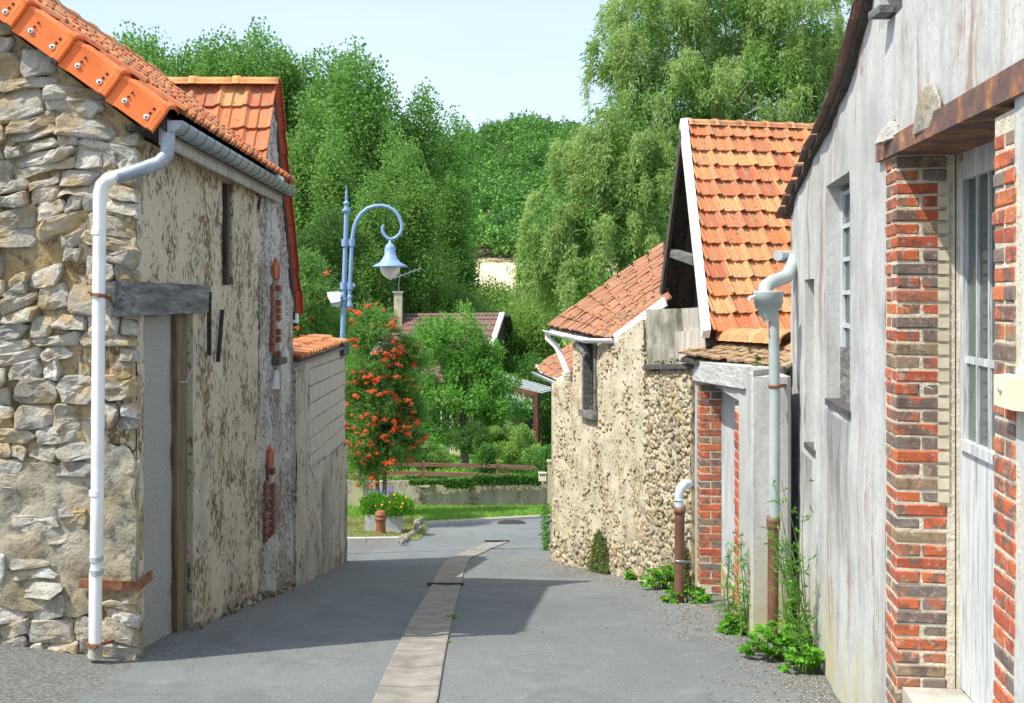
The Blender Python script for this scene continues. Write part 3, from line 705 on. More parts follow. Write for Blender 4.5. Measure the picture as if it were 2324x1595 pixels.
grass('grass', 16000, [(-5, 21.4), (-3.4, 21.6), (-2.1, 22), (-1.8, 22.8), (-1.8, 24.6), (-2.3, 26.3), (-5, 26.3)], .06, .02, 'dry_grass_blade', vz, 'short sunlit yellowish grass around the stone planters')
grass('grass', 20000, [(-5, 26.3), (-2.3, 26.3), (-2.0, 25.7), (.95, 27.4), (3.0, 28.5), (3.0, 30.0), (-5, 30)], .075, .025, 'grass_blade', vz, 'green mown grass verge along the foot of the garden wall')
grass('grass', 26000, [(-6, 30.3), (4, 30.3), (6, 46), (-8, 46)], .10, .05, 'grass_blade', terrain, 'garden lawn behind the wooden fence rails')

# ================================================================ LEFT STONE HOUSE
YC, XW = 7.05, -2.31
hs = root('stone_house', (XW, YC, gz(YC)), 'rubble stone house with new smooth orange verge tiles and a white downpipe at its corner', 'house')
WS = Wall((XW, YC), (XW, 12.1), (0, 9)); WG = Wall((XW, YC), (-4.7, YC), (-3, 0))
rake = lambda u: 2.60 + .745 * (u + .1) if u < 1.25 else 2.60 + .745 * 1.35 - .745 * (u - 1.25)
gw = wall_mesh(WG, 0, 2.39, lambda u: -.85, rake, depth=.14, res=.045, amp=.03, nsc=5, off=-.018).obj('gable_wall', 'gable_mortar', hs)
n_ = 0
for k, pl in enumerate(rubble_layout(-.02, 1.5, -.66, 3.75, .125, .23, 5)):
    cu = sum(p[0] for p in pl) / len(pl); cz = sum(p[1] for p in pl) / len(pl); top = max(p[1] for p in pl)
    if cz > rake(max(0, cu)) - .03: continue
    low = cz < .75 + .1 * noise.noise(V((cu * 2, 0, 0)))
    if low and -.30 < cz and noise.noise(V((cu * 2.1, cz * 2.1, 3))) > .02: continue
    if not low and noise.noise(V((cu * 2.5, cz * 2.5, 9))) > .55: continue
    h = (.022 if low else rnd.uniform(.022, .048)); n_ += 1
    if n_ > 290: break
    link('stone', poly_stone(WG, pl, h, -.012, k), 'rubble_stone', gw)
mb = MB(); mb_l = None
# lower part: thin old render skin
sk = wall_mesh(WG, -.01, 2.0, lambda u: -.30 + .08 * noise.noise(V((u * 4, 0, 0))), lambda u: .62 + .22 * noise.noise(V((u * 3.3, 5, 0))) + .10 * noise.noise(V((u * 11, 5, 0))), depth=.05, res=.04, amp=.03, nsc=5, off=.010)
sk.obj('render_patch', 'lower_render', gw)
# side wall towards the street
YD0, YD1 = 7.20, 8.30
lw = wall_mesh(WS, .012, 3.42, lambda u: gz(YC + u) - .15, lambda u: 2.60, holes=[(.15, 1.26, -1.2, 1.50), (2.10, 2.44, 1.72, 2.55)], depth=.35, res=.05, amp=.020, nsc=4, off=.0).obj('side_wall', 'old_plaster', hs)
dk = MB(); dk.box((XW - .36, 8.85, .9), (.03, 2.9, 3.3)); dk.obj('dark_backing', 'dark_inside', hs)  # near-black sheet painting the dark seen through the wall holes
ip = Wall((XW - .07, YC), (XW - .07, 12), (0, 9)); wall_mesh(ip, .155, 1.02, lambda u: gz(YC + u) - .1, lambda u: 1.5, depth=.1, res=.06, amp=.012, nsc=5).obj('walled_up_door', 'roughcast', hs)
mb = MB(); y0 = YC + .99; mb.slab([(XW - .03, y0, -1), (XW - .03, y0 + .23, -1), (XW - .03, y0 + .24, 1.5), (XW - .03, y0 - .02, 1.5)], (-.2, 0, 0)); mb.obj('door_post', 'brown_post', hs)
mb = MB(); vs = []; n = 34; sec = 12
for i in range(n + 1):
    y = YC - .07 + 1.66 * i / n; r_ = noise.noise(V((y * 3, 1, 0)))
    for k in range(sec):
        a = 2 * math.pi * (k + .5) / sec; hh_ = .115 + .012 * noise.noise(V((y * 7, k * 3, 0))); ww_ = .10 + .015 * noise.noise(V((y * 6, k * 5, 2)))
        bx = lambda v: math.copysign(min(1, abs(v) * 1.30) ** .6, v); vs.append((XW - .060 + bx(math.cos(a)) * ww_ * .95, y, 1.605 + .012 * r_ + bx(math.sin(a)) * hh_ * .93 - .02 * (y - YC) * 0))
fs = [(i * sec + k, i * sec + (k + 1) % sec, (i + 1) * sec + (k + 1) % sec, (i + 1) * sec + k) for i in range(n) for k in range(sec)] + [tuple(reversed(range(sec))), tuple(n * sec + k for k in range(sec))]
mb.add(vs, fs, False); mb.obj('lintel', 'grey_oak', hs, label='cracked grey oak lintel over the walled-up door')
mb = MB(); mb.box((XW - .06, YC + 2.385, 2.15), (.09, .08, .85)); mb.obj('window_post', 'dark_wood', hs)
mb = MB()
for z in (1.78, 2.0, 2.2, 2.4): mb.box((XW - .16, YC + 2.2, z + .08), (.03, .18, .19))
mb.obj('window_boards', 'grey_oak', hs)
for (ya, z0, z1, lean) in ((8.66, 1.18, 1.66, 0), (9.02, 1.12, 1.52, .10)):
    mb = MB(); mb.bar((XW + .03, ya - lean, z0), (XW + .03, ya + lean * .3, z1), .022, .03, (1, 0, 0)); mb.obj('wall_tie', 'dark_iron', hs)
mb = MB(); mb.tube([(XW + .02, 8.25, 1.35), (XW + .05, 8.22, 1.33), (XW + .04, 8.18, 1.12), (XW + .02, 8.08, 1.02), (XW, 8.0, 1.03)], .005, 5); mb.obj('cable', 'grey_pvc', hs)
mb = MB()
for (a, b_) in (((XW - .33, YC - .03, -.13), (XW + .03, YC - .03, -.15)), ((XW + .028, YC - .04, -.15), (XW + .028, YC + .22, -.14))): mb.bar(a, b_, .02, .055, (0, 0, 1))
mb.obj('corner_strap', 'rust', hs)
# eaves soffit, roof slab, tiles
EX, EXF, EZ, RX, RZ = -2.07, -2.19, 2.735, -3.50, 3.80; Y0, Y1 = 6.90, 11.25
mb = MB(); mb.slab([(EX - .02, Y0 + .07, EZ - .035), (EXF - .02, Y1, EZ - .035), (RX, Y1 + .3, RZ - .035), (RX, Y0 + .07, RZ - .035)], (0, 0, -.09)); mb.obj('roof_deck', 'dark_wood', hs)
mb = MB(); mb.slab([(RX - .01, Y0 + .02, RZ - .035), (RX - .01, Y1, RZ - .035), (RX - 1.4, Y1, RZ - 1.06), (RX - 1.4, Y0 + .02, RZ - 1.06)], (0, 0, -.09)); mb.obj('rear_roof_slope', 'orange_tile', hs)
mb = MB(); mb.slab([(EX - .055, Y0 + .12, 2.545), (EXF - .07, 11.3, 2.545), (EXF - .07, 11.3, 2.70), (EX - .055, Y0 + .12, 2.70)], (-.03, 0, 0)); mb.obj('fascia_board', 'concrete_old', hs)
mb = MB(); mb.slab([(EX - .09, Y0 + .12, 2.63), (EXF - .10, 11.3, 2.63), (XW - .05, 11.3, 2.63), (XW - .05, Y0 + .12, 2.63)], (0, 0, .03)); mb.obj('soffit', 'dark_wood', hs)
rf = bpy.data.objects.new('roof', None); COL.objects.link(rf); rf.parent = hs; WL[rf.name] = WL[hs.name].copy()
tile_quad(rf, (EX + .05, Y0 + .12, EZ - .02), (EXF + .05, Y1, EZ - .02), (RX, Y1 + .15, RZ), (RX, Y0 + .12, RZ), 21, 6, 'pan', 'orange_tile', .8)
ridge_tiles(rf, (RX, Y0 + .1, RZ + .01), (RX - .02, Y1 + .2, RZ - .02), 11, .11, 'orange_tile')
# big verge tiles on the gable edge
sl = .745; du = V((-1, 0, sl)).normalized(); nu = V((sl, 0, 1)).normalized(); out = V((0, -1, 0)); TL = .352
def verge_tile():
    mb = MB(); prof = [(-.175, .0), (-.17, .022), (-.045, .022), (-.015, .026), (.005, .033), (.020, .022), (.030, -.01), (.032, -.05), (.026, -.10), (.012, -.16)]   # (normal, outward)
    st = [(0, 1.0), (.008, 1.07), (.045, 1.07), (.055, 1.0), (TL * .82, .95), (TL * .83, .90), (TL * 1.0, .86)]; vs = []
    for t, s in st:
        for th in (0, .014):
            for a, o in prof: vs.append(du * t + nu * (a * (s if a > 0 else 1) + (s - 1) * .10 - th * (1 if a > .01 else 0)) + out * (o * s + (s - 1) * .10 - th))
    m = len(prof); fs = []
    for i in range(len(st) - 1):
        for k in range(m - 1):
            a = i * 2 * m + k; b_ = (i + 1) * 2 * m + k; fs += [(a, a + 1, b_ + 1, b_), (a + m + 1, a + m, b_ + m, b_ + m + 1)]
        a = i * 2 * m; b_ = (i + 1) * 2 * m; fs += [(a, b_, b_ + m, a + m), (a + m - 1, a + 2 * m - 1, b_ + 2 * m - 1, b_ + m - 1)]
    for k in range(m - 1): fs.append((k, m + k, m + k + 1, k + 1))
    mb.add(vs, fs, True); return mb.mesh('verge_tile')
vm = verge_tile(); vm.materials.append(MATS['smooth_verge_tile']); vm.set_sharp_from_angle(angle=math.radians(32))
sc_m = MB()
hole = MB()
holes_ = []
for t, a in ((TL * .24, -.115), (TL * .70, -.115)):
    sc_m = MB(); hole = MB(); holes_.append((sc_m, hole))
    for r_, d_, dst in ((.0165, .003, sc_m), ): dst.lathe([(0, d_ + .002), (r_ * .4, d_ + .002), (r_, d_), (r_, -.004)], du * t + nu * a + out * .024, 12, out)
    hole.lathe([(0, .0065), (.007, .0065), (.0075, 0)], du * t + nu * a + out * .024, 8, out)
    for q in (1, 2): hole.lathe([(0, .0022), (.0085, .0022), (.009, 0)], du * (t - .004 * q) + nu * (a + .033 * q) + out * .0225, 8, out)
hm = []
for a_, b__ in holes_:
    m1 = a_.mesh('screw'); m1.materials.append(MATS['white_paint']); m2 = b__.mesh('nail_holes'); m2.materials.append(MATS['dark_iron']); hm.append((m1, m2))
st0 = V((EX + .01, 6.93, EZ + .005))
for k in range(6):
    p = st0 + du * TL * k; link('verge_tile', vm, None, rf, loc=p)
    [(link('screw', m1, None, rf, loc=p), link('nail_holes', m2, None, rf, loc=p, kind='stuff')) for m1, m2 in hm]
# gutter with seams
gt = MB(); gt.gutter((-2.075, 6.98, 2.69), (-2.19, 11.38, 2.69), .072); g_ = gt.obj('gutter', 'zinc', hs)
mb = MB(); mb.lathe([(0, 0), (.068, 0), (.075, .004), (.075, .02)], (-2.075, 6.972, 2.69), 24, V((0, 1, 0))); me = mb.mesh('end_cap'); bm = bmesh.new(); bm.from_mesh(me)
bmesh.ops.bisect_plane(bm, geom=bm.verts[:] + bm.edges[:] + bm.faces[:], plane_co=(0, 0, 2.687), plane_no=(0, 0, 1), clear_outer=True); bm.to_mesh(me); bm.free(); link('end_cap', me, 'lead_pipe', hs)
for k in range(19):
    y = 7.15 + k * .23; x = -2.075 - .115 * (y - 6.98) / 4.4; mb = MB(); mb.gutter((x, y, 2.69), (x, y + .006, 2.69), .0755, n=8); mb.obj('gutter_hook', 'dark_iron', hs)
mb = MB(); pts = [WG.pt(385, 285, 0) * 1]
dp = lambda px, py, y=6.90: P(px, py, y)
mb.tube([P(381, 290, 7.02), P(381, 330, 7.0), P(378, 352, 6.99), P(360, 370, 6.97), P(320, 384, 6.94), P(262, 402, 6.9)], .043, 14); mb.obj('swan_neck', 'lead_pipe', hs)
dpipe = MB(); dpipe.tube([P(270, 399, 6.9), P(243, 408, 6.9), P(232, 420, 6.9), P(227, 440, 6.9), P(226, 470, 6.9), P(226, 520, 6.9), P(224, 700, 6.9), P(222, 1000, 6.9), P(221, 1120, 6.9), P(219, 1270, 6.9), P(218, 1283, 6.9), P(217, 1300, 6.9), P(216, 1460, 6.9)], [.040, .040, .040, .040, .0385, .038, .038, .038, .038, .038, .030, .038, .037], 16)
dpo = dpipe.obj('downpipe', 'white_pvc', hs)
for y_, m_, r_ in ((526, 'white_pvc', .0415), (1118, 'white_pvc', .043), (1268, 'grey_pvc', .041), (1298, 'grey_pvc', .041), (1478, 'concrete_old', .042)):
    mb = MB(); mb.tube([P(224 if y_ < 900 else 219, y_ - (18 if y_ > 1400 else 6), 6.9), P(224 if y_ < 900 else 219 if y_ < 1400 else 215, y_ + (14 if y_ > 1400 else 6), 6.9)], r_, 16); mb.obj('pipe_collar', m_, dpo)
for y_, x_ in ((670, 224), (1462, 216)):
    mb = MB(); c = P(x_, y_, 6.9); mb.lathe([(.041, -.010), (.047, -.010), (.047, .010), (.041, .010)], c, 16, V((.12, .1, 1))); mb.bar(c + V((.02, .03, -.01)), c + V((.07, .16, -.02)), .018, .018); mb.bar(c + V((-.05, -.035, .02)), c + V((.02, -.05, -.01)), .012, .014); mb.obj('pipe_clamp', 'rust', dpo)

# ================================================================ CROSS GABLED BARN BEHIND
gb = root('gabled_barn', (XW, 11.1, gz(11.1)), 'tall narrow grey gable house with brick edged slit openings behind the white downpipe house', 'house')
def bt(u):
    y = YC + u; return max(2.57 if y < 11 else -9, 3.50 - 1.88 * abs(y - 11.1))
sl_u = [(11.06 - YC, 11.31 - YC, 1.03, 1.80), (10.76 - YC, 11.03 - YC, -.66, .02)]
wall_mesh(WS, 3.423, 5.05, lambda u: gz(YC + u) - .15, bt, holes=sl_u, depth=.3, res=.045, amp=.022, nsc=6, off=.004, seed=2).obj('wall', 'grey_plaster', gb)
mb = MB(); mb.box((XW - .33, 11.0, .7), (.03, 1.8, 3.4)); mb.obj('dark_backing', 'dark_inside', gb)  # near-black sheet, darkness of the slits put into its colour
sbm = brick_mesh(.22, .03, .062, 3); sbm2 = brick_mesh(.045, .10, .062, 4); [m.materials.append(MATS['dark_red_brick']) for m in (sbm, sbm2)]
for (u0, u1, z0, z1) in sl_u:
    n = int((z1 - z0) / .072)
    mm = MB(); mm.slab([WS.at(u1 - .006, z0, .0), WS.at(u1 - .006, z1, 0), WS.at(u1 - .006, z1, -.22), WS.at(u1 - .006, z0, -.22)], (0, .005, 0)); mm.obj('mortar', 'brick_mortar', gb)
    for k in range(n):
        z = z0 + .036 + k * .072; link('brick', sbm, None, gb, loc=WS.at(u1 - .014, z, -.128))
        if rnd.random() < .7: link('brick', sbm2, None, gb, loc=WS.at(u0 - .035, z, .008))
        if rnd.random() < .7: link('brick', sbm2, None, gb, loc=WS.at(u1 + .04, z, .008))
    for a in range(5):   # pointed head of bricks set upright
        t = (a - 2) / 2.0; link('brick', brick_mesh(.05, .05, .20 - .07 * abs(t), 9 + a, .004), 'dark_red_brick' if a in (0, 4) else 'red_brick', gb, loc=WS.at((u0 + u1) / 2 + t * .10, z1 + .10 - .03 * abs(t), .004), rot=Matrix.Rotation(-t * .22, 3, 'X'))
mb = MB(); mb.box(WS.at(4.17, 1.0, -.03), (.22, .40, .06)); mb.obj('sill_stone', 'dark_slate', gb)
mb = MB(); mb.slab([WS.at(3.72, -.75, .012), WS.at(3.98, -.75, .012), WS.at(3.98, -.66, .012), WS.at(3.72, -.66, .012)], (-.06, 0, 0)); mb.obj('sill_stone', 'concrete_old', gb)
mb = MB(); mb.slab([WS.at(3.99, .74, .02), WS.at(4.28, .72, .02), WS.at(4.26, .92, .02), WS.at(4.05, .92, .02)], (-.06, 0, 0)); mb.obj('wood_block', 'painted_wood', gb)
AP = (11.1, 3.655); xg = -2.29; xe = -5.2
ew = (10.45, 2.52); far = (12.26, 1.42)
for (yy, zz, nm) in ((ew[0], ew[1], 'near_slope_deck'), (far[0], far[1], 'far_slope_deck')):
    mb = MB(); mb.slab([(xg - .0, yy, zz - .05), (xe, yy, zz - .05), (xe, AP[0], AP[1] - .05), (xg, AP[0], AP[1] - .05)], (0, 0, -.05)); mb.obj(nm, 'dark_wood', gb)
rb = bpy.data.objects.new('roof', None); COL.objects.link(rb); rb.parent = gb; WL[rb.name] = WL[gb.name].copy()
tile_quad(rb, (xe + .0, ew[0], ew[1]), (xg + .02, ew[0], ew[1]), (xg + .02, AP[0], AP[1]), (xe, AP[0], AP[1]), 11, 5, 'pan2', 'orange_tile', .6)
tile_quad(rb, (xg + .06, far[0], far[1]), (xg - 1.0, far[0], far[1]), (xg - 1.0, AP[0], AP[1] + .02), (xg + .06, AP[0], AP[1] + .02), 4, 10, 'pan', 'red_verge_tile', 1.2)
ridge_tiles(rb, (xe, AP[0], AP[1] + .02), (xg + .04, AP[0], AP[1] + .02), 7, .10, 'pale_ridge_tile')
mb = MB(); mb.slab([(xg - .02, ew[0] + .02, ew[1] - .06), (xg - .02, AP[0], AP[1] - .06), (xg - .02, AP[0], AP[1] - .18), (xg - .02, ew[0] + .1, ew[1] - .10)], (-.03, 0, 0)); mb.slab([(xg - .0, far[0], far[1] - .05), (xg - .0, AP[0], AP[1] - .06), (xg - .0, AP[0], AP[1] - .2), (xg, far[0] - .1, far[1] - .05)], (-.06, 0, 0)); mb.obj('bargeboard', 'dark_wood', gb)
mb = MB(); mb.slab([P(565, 332, 10.55), P(585, 336, 10.7), P(646, 398, 11.45), P(642, 414, 11.35)], (0, 0, -.012)); mb.slab([P(384, 196, 10.9), P(398, 200, 10.9), P(570, 340, 10.9), P(562, 344, 10.9)], (0, 0, -.01)); mb.obj('valley_flashing', 'white_paint', gb)
mb = MB(); mb.box(P(667, 722, 12.2), (.08, .10, .10)); mb.obj('eaves_box', 'white_paint', gb)

# ================================================================ BLOCK WALL
bw = root('block_wall', (-2.33, 14.2, gz(14.2)), 'yard wall of grey concrete blocks on a rendered base, topped with orange tiles', 'wall')
WB = Wall((XW, 12.1), (-2.37, 16.3), (0, 14))
wall_mesh(WB, 0.0, 4.2, lambda u: gz(12.1 + u) - .15, lambda u: -.33 + .05 * noise.noise(V((u * 2.5, 0, 1))) - .03 * u + .04 if u > .9 else .93, depth=.22, res=.06, amp=.03, nsc=3, off=.035, seed=4).obj('rendered_base', 'base_plaster', bw)
mb = MB(); mb.hexa([WB.at(.9, -.45, -.012), WB.at(4.2, -.45, -.012), WB.at(4.2, .95, -.012), WB.at(.9, .95, -.012)], [WB.at(.9, -.45, -.2), WB.at(4.2, -.45, -.2), WB.at(4.2, .95, -.2), WB.at(.9, .95, -.2)]); mb.obj('mortar', 'block_mortar', bw)
bms = [brick_mesh(.20, .485, .188, 20 + k, .003, .006) for k in range(3)]; [m.materials.append(MATS['cinder_block']) for m in bms]; end = {}
for j in range(7):
    z = -.40 + .1 + j * .2; u = .9 - (.25 if j % 2 else 0)
    while u < 4.2:
        a, b_ = max(u, .9), min(u + .5, 4.2)
        if b_ - a > .05:
            me = bms[rnd.randrange(3)]
            if b_ - a < .49:
                k = round(b_ - a, 2); me = end.get(k) or brick_mesh(.20, k - .015, .188, 30, .003, .006); end[k] = me
                if not me.materials: me.materials.append(MATS['cinder_block'])
            link('block', me, None, bw, loc=WB.at((a + b_) / 2, z, -.1 + rnd.uniform(0, .008)))
        u += .5
mb = MB(); mb.slab([WB.at(-.0, .93, .05), WB.at(4.2, .955, .05), WB.at(4.2, 1.05, -.30), WB.at(0, 1.03, -.30)], (0, 0, -.03)); mb.obj('coping_bed', 'block_mortar', bw)
tile_quad(bw, WB.at(.0, .965, .09), WB.at(3.75, .995, .09), WB.at(3.75, 1.09, -.32), WB.at(0, 1.06, -.32), 20, 2, 'pan', 'orange_tile', 1.5)
mb = MB(); mb.hexa([WB.at(3.68, .83, .06), WB.at(4.26, .82, .06), WB.at(4.26, 1.0, .05), WB.at(3.68, 1.02, .05)], [WB.at(3.68, .83, -.3), WB.at(4.26, .82, -.3), WB.at(4.26, 1.1, -.3), WB.at(3.68, 1.12, -.3)]); mb.obj('end_tile', 'dark_slate', bw, label='dark ridge tile capping the far end')

# ================================================================ STREET LAMP
LD = 18.0
zc = lambda x, y, D=LD: P((1000 + x / 2.279) * .6379, (600 + y / 2.279) * .6379, D)
b0 = V((zc(497, 1390).x - .06, LD, gz(LD))); lp = root('street_lamp', b0, 'light blue crook-arm street lamp with bell shade standing behind the block wall', 'street lamp')
mb = MB(); mb.tube([b0, zc(497, 1390), zc(530, 340)], [.05, .038, .034], 14); mb.obj('pole', 'lamp_blue', lp)
mb = MB(); mb.lathe([(.036, -.04), (.062, -.03), (.07, 0), (.03, .045), (.034, .08), (.05, .10), (.05, .12), (.022, .135), (.02, .17), (.028, .185), (.016, .26), (.0, .42)], zc(530, 335), 16); mb.obj('finial', 'lamp_blue', lp)
arc = [(553, 1040), (565, 800), (573, 605), (580, 540), (592, 475), (612, 420), (650, 362), (700, 322), (755, 303), (815, 298), (870, 310), (920, 340), (955, 385), (977, 440), (980, 490), (962, 530), (930, 560), (893, 572), (860, 562), (835, 535), (822, 505), (822, 475), (834, 456)]
mb = MB(); mb.tube([zc(*p) for p in arc], [.030] * 8 + [.028] * 9 + [.026] * 5 + [.022], 12); mb.obj('crook_arm', 'lamp_blue', lp)
for y_ in (600, 950):
    mb = MB()
    for x_ in ((518 if y_ == 600 else 507), (573 if y_ == 600 else 560)): mb.tube([zc(x_, y_ - 28), zc(x_, y_ + 28)], .055 if x_ < 530 else .048, 14)
    mb.tube([zc(510, y_), zc(600, y_)], .028, 8)
    mb.obj('bracket', 'lamp_blue', lp)
mb = MB(); mb.lathe([(.03, .06), (.045, .04), (.03, .0), (.03, -.04), (.055, -.10), (.055, -.14), (0, -.14)], zc(556, 1055), 14); mb.obj('drop_finial', 'lamp_blue', lp)
cx_, cy_ = 884, 800; sc = LD / F * .6379 / 2.279
q = lambda x, y: ((x) * sc, (cy_ - y) * sc)
mb = MB(); mb.lathe([q(12, 560), q(12, 600), q(22, 608), q(38, 625), q(44, 650), q(46, 700), q(52, 704), q(60, 725), q(85, 760), q(138, 786), q(141, 798), q(128, 798), q(60, 770), (0, .05)], zc(cx_, cy_), 28); mb.obj('bell_shade', 'lamp_blue', lp)
mb = MB(); mb.lathe([q(84, 796), q(82, 815), q(72, 845), q(50, 870), q(28, 888), q(8, 895), (0, -95 * sc)], zc(cx_, cy_), 24); mb.obj('globe', 'frosted_globe', lp)
fb = root('box_lantern', zc(495, 1060), 'white plastic box with sloping underside strapped to the lamp pole', 'equipment box')
mb = MB(); o = V((0, -.10, 0)); pr = [zc(380, 1000), zc(465, 995), zc(492, 1018), zc(492, 1075), zc(412, 1090), zc(385, 1035)]; mb.add([p + o for p in pr] + [p + V((0, .14, 0)) for p in pr], [(0, 1, 2, 3, 4, 5), (11, 10, 9, 8, 7, 6)] + [(i, i + 6, (i + 1) % 6 + 6, (i + 1) % 6) for i in range(6)]); mb.obj('cover', 'white_pvc', fb)
mb = MB(); pr = [zc(412, 1090), zc(492, 1075), zc(492, 1100), zc(470, 1120), zc(420, 1115)]; mb.add([p + o * .8 for p in pr] + [p + V((0, .12, 0)) for p in pr], [(0, 1, 2, 3, 4), (9, 8, 7, 6, 5)] + [(i, i + 5, (i + 1) % 5 + 5, (i + 1) % 5) for i in range(5)]); mb.obj('underside', 'grey_pvc', fb)
mb = MB(); p = zc(508, 1060); mb.lathe([(.04, -.02), (.045, -.02), (.045, .02), (.04, .02)], p, 14); mb.obj('strap', 'lamp_blue', fb)
mb = MB()
for (x0, y0, x1, y1) in ((481, 1043, 489, 1043), (481, 1043, 481, 1050), (481, 1050, 489, 1050), (489, 1050, 489, 1057), (481, 1057, 489, 1057), (484, 1066, 484, 1082), (481, 1066, 487, 1066)):
    mb.bar(zc(x0, y0, LD - .105), zc(x1, y1, LD - .105), .006, .006, (0, 1, 0))
mb.obj('lettering', 'dark_iron', fb)

# ================================================================ WHITE WORKSHOP (right)
WR = Wall((1.01 + .12 * 8.24, 8.24), (1.01 + .12 * 1.2, 1.2), (0, 5))
ws = root('workshop', (WR.p0.x, WR.p0.y, gz(8.24)), 'white rendered workshop with rust brown streaks, brick edged opening and rusty steel lintel', 'building')
U = lambda px: WR.s_of(px)
def Dw(u): return WR.at(u, 0).y
def wt(u):
    px = CX + F * WR.at(u, 0).x / Dw(u)
    return float(np.interp(px, [1795, 1812, 1845, 1905, 1940, 1957, 1990, 2400], [2.20, 2.33, 2.50, 2.66, 2.79, 2.93, 3.35, 4.2]))
uo0, uo1 = U(2012), U(2306)
zl = lambda px, py: WR.sz(px, py)[1]
holes = [(uo0, uo1, -.45, 2.20), (U(1829), U(1849), zl(1840, 1015), zl(1840, 633)), (U(1877), U(1931), zl(1912, 925), zl(1912, 400)), (U(1998), U(2050), zl(2025, 42), zl(2025, 42) + .2)]
wall_mesh(WR, 0, WR.len, lambda u: gz(Dw(u)) - .2, wt, holes=holes, depth=.30, res=.07, amp=.016, nsc=2.2, seed=6).obj('wall', 'white_render', ws)
def panel(px0, px1, u0, u1, z0, z1, off, mat, name, par, W=WR, t=.03, **k):
    mb = MB(); mb.hexa([W.at(u0, z0, off), W.at(u1, z0, off), W.at(u1, z1, off), W.at(u0, z1, off)], [W.at(u0, z0, off - t), W.at(u1, z0, off - t), W.at(u1, z1, off - t), W.at(u0, z1, off - t)]); return mb.obj(name, mat, par, **k)
h = holes[1]; panel(0, 0, h[0], h[1], h[2], h[3], -.14, 'concrete_old', 'niche_back', ws)
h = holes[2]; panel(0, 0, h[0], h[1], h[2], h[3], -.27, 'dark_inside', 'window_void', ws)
wn = panel(0, 0, h[0], h[0] + .05, h[2] + .05, h[3] - .03, -.075, 'painted_wood', 'window', ws, t=.05)
panel(0, 0, h[1] - .06, h[1], h[2], h[3], -.075, 'painted_wood', 'frame', wn, t=.05)
nwin = 6
for k in range(nwin + 1):
    z = h[2] + .05 + (h[3] - h[2] - .1) * k / nwin; panel(0, 0, h[0] + .05, h[1] - .06, z - .012, z + .012, -.08, 'painted_wood', 'glazing_bar', wn, t=.03)
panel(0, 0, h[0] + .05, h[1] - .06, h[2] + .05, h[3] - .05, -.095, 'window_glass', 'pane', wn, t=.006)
panel(0, 0, h[0] + .02, h[1] + .0, h[2] - .0, h[2] + .30, -.07, 'grey_oak', 'broken_board', wn, t=.015)
panel(0, 0, h[0] - .0, h[1] + .0, h[2] - .03, h[2] + .006, .012, 'dark_slate', 'window_sill', ws, t=.26)
h = holes[1]; panel(0, 0, h[0] - .02, h[1] + .02, h[2] - .03, h[2] + .006, .010, 'dark_slate', 'niche_sill', ws, t=.12)
# big opening: brick jambs
cs = .0547
def pier(par, W, uc, sgn, z0, z1, mats, course=cs, L_=.20, wd=.095, skip=None, proud=.006, grow=0):
    """uc = corner at the opening, sgn = direction along the wall away from the opening; bricks alternate"""
    ex = W.d * sgn; ey = -W.n; ez = V((0, 0, 1)); hh_ = course - .009
    lon = [brick_mesh(L_, wd, hh_, 40 + k, .0025, .005) for k in range(3)]; [m.materials.append(MATS[mats]) for m in lon]
    n = int((z1 - z0) / course)
    mb = MB(); m0, m1 = .005, .235; a = lambda s, z, o: W.at(uc + sgn * s, z, -o + proud)
    mb.hexa([a(m0, z0, m0), a(m1, z0, m0), a(m1, z0, m1), a(m0, z0, m1)], [a(m0, z1, m0), a(m1, z1, m0), a(m1, z1, m1), a(m0, z1, m1)]); mb.obj('mortar', 'brick_mortar', par)
    Mx = frame3(ex, ez.cross(ex), ez); My = frame3(ey, ez.cross(ey), ez)
    for i in range(n):
        z = z0 + (i + .5) * course; j = lambda: rnd.uniform(-.002, .003)
        if i % 2:
            for q in (0, 1):
                if skip and skip(i, q): continue
                link('brick', lon[rnd.randrange(3)], None, par, loc=a(L_ / 2 + j(), z, wd / 2 + q * (wd + .010) + j()), rot=Mx)
        else:
            for q in (0, 1):
                if skip and skip(i, q): continue
                link('brick', lon[rnd.randrange(3)], None, par, loc=a(wd / 2 + q * (wd + .010) + j(), z, L_ / 2 + j()), rot=My)
uf, un = U(2036), U(2258)
jf = bpy.data.objects.new('far_jamb', None); COL.objects.link(jf); jf.parent = ws; WL[jf.name] = WL[ws.name].copy()
jn = bpy.data.objects.new('near_jamb', None); COL.objects.link(jn); jn.parent = ws; WL[jn.name] = WL[ws.name].copy()
pier(jf, WR, uf, -1, -.38, 2.20, 'brick'); pier(jn, WR, un, 1, -.38, 2.13, 'brick')
panel(0, 0, uo0, uf, -.45, 2.2, -.235, 'brick_mortar', 'jamb_back', ws); panel(0, 0, un, uo1, -.45, 2.2, -.235, 'brick_mortar', 'jamb_back', ws)
panel(0, 0, uf + .004, un - .004, -.45, .02, -.02, 'concrete_old', 'threshold', ws, t=.40)
mb = MB(); [mb.hexa([WR.at(uf - .02, z_, -.160 - rnd.uniform(0, .008)), WR.at(uf + .0035, z_, -.160), WR.at(uf + .0035, z_ + cs - .013, -.160), WR.at(uf - .02, z_ + cs - .013, -.160)], [WR.at(uf - .02, z_, -.205), WR.at(uf + .0035, z_, -.205), WR.at(uf + .0035, z_ + cs - .013, -.205), WR.at(uf - .02, z_ + cs - .013, -.205)]) for z_ in [-.38 + cs * q + .0065 for q in range(21, 45)]]; mb.obj('cream_painted_edge', 'cream_paint', jf, kind='stuff')
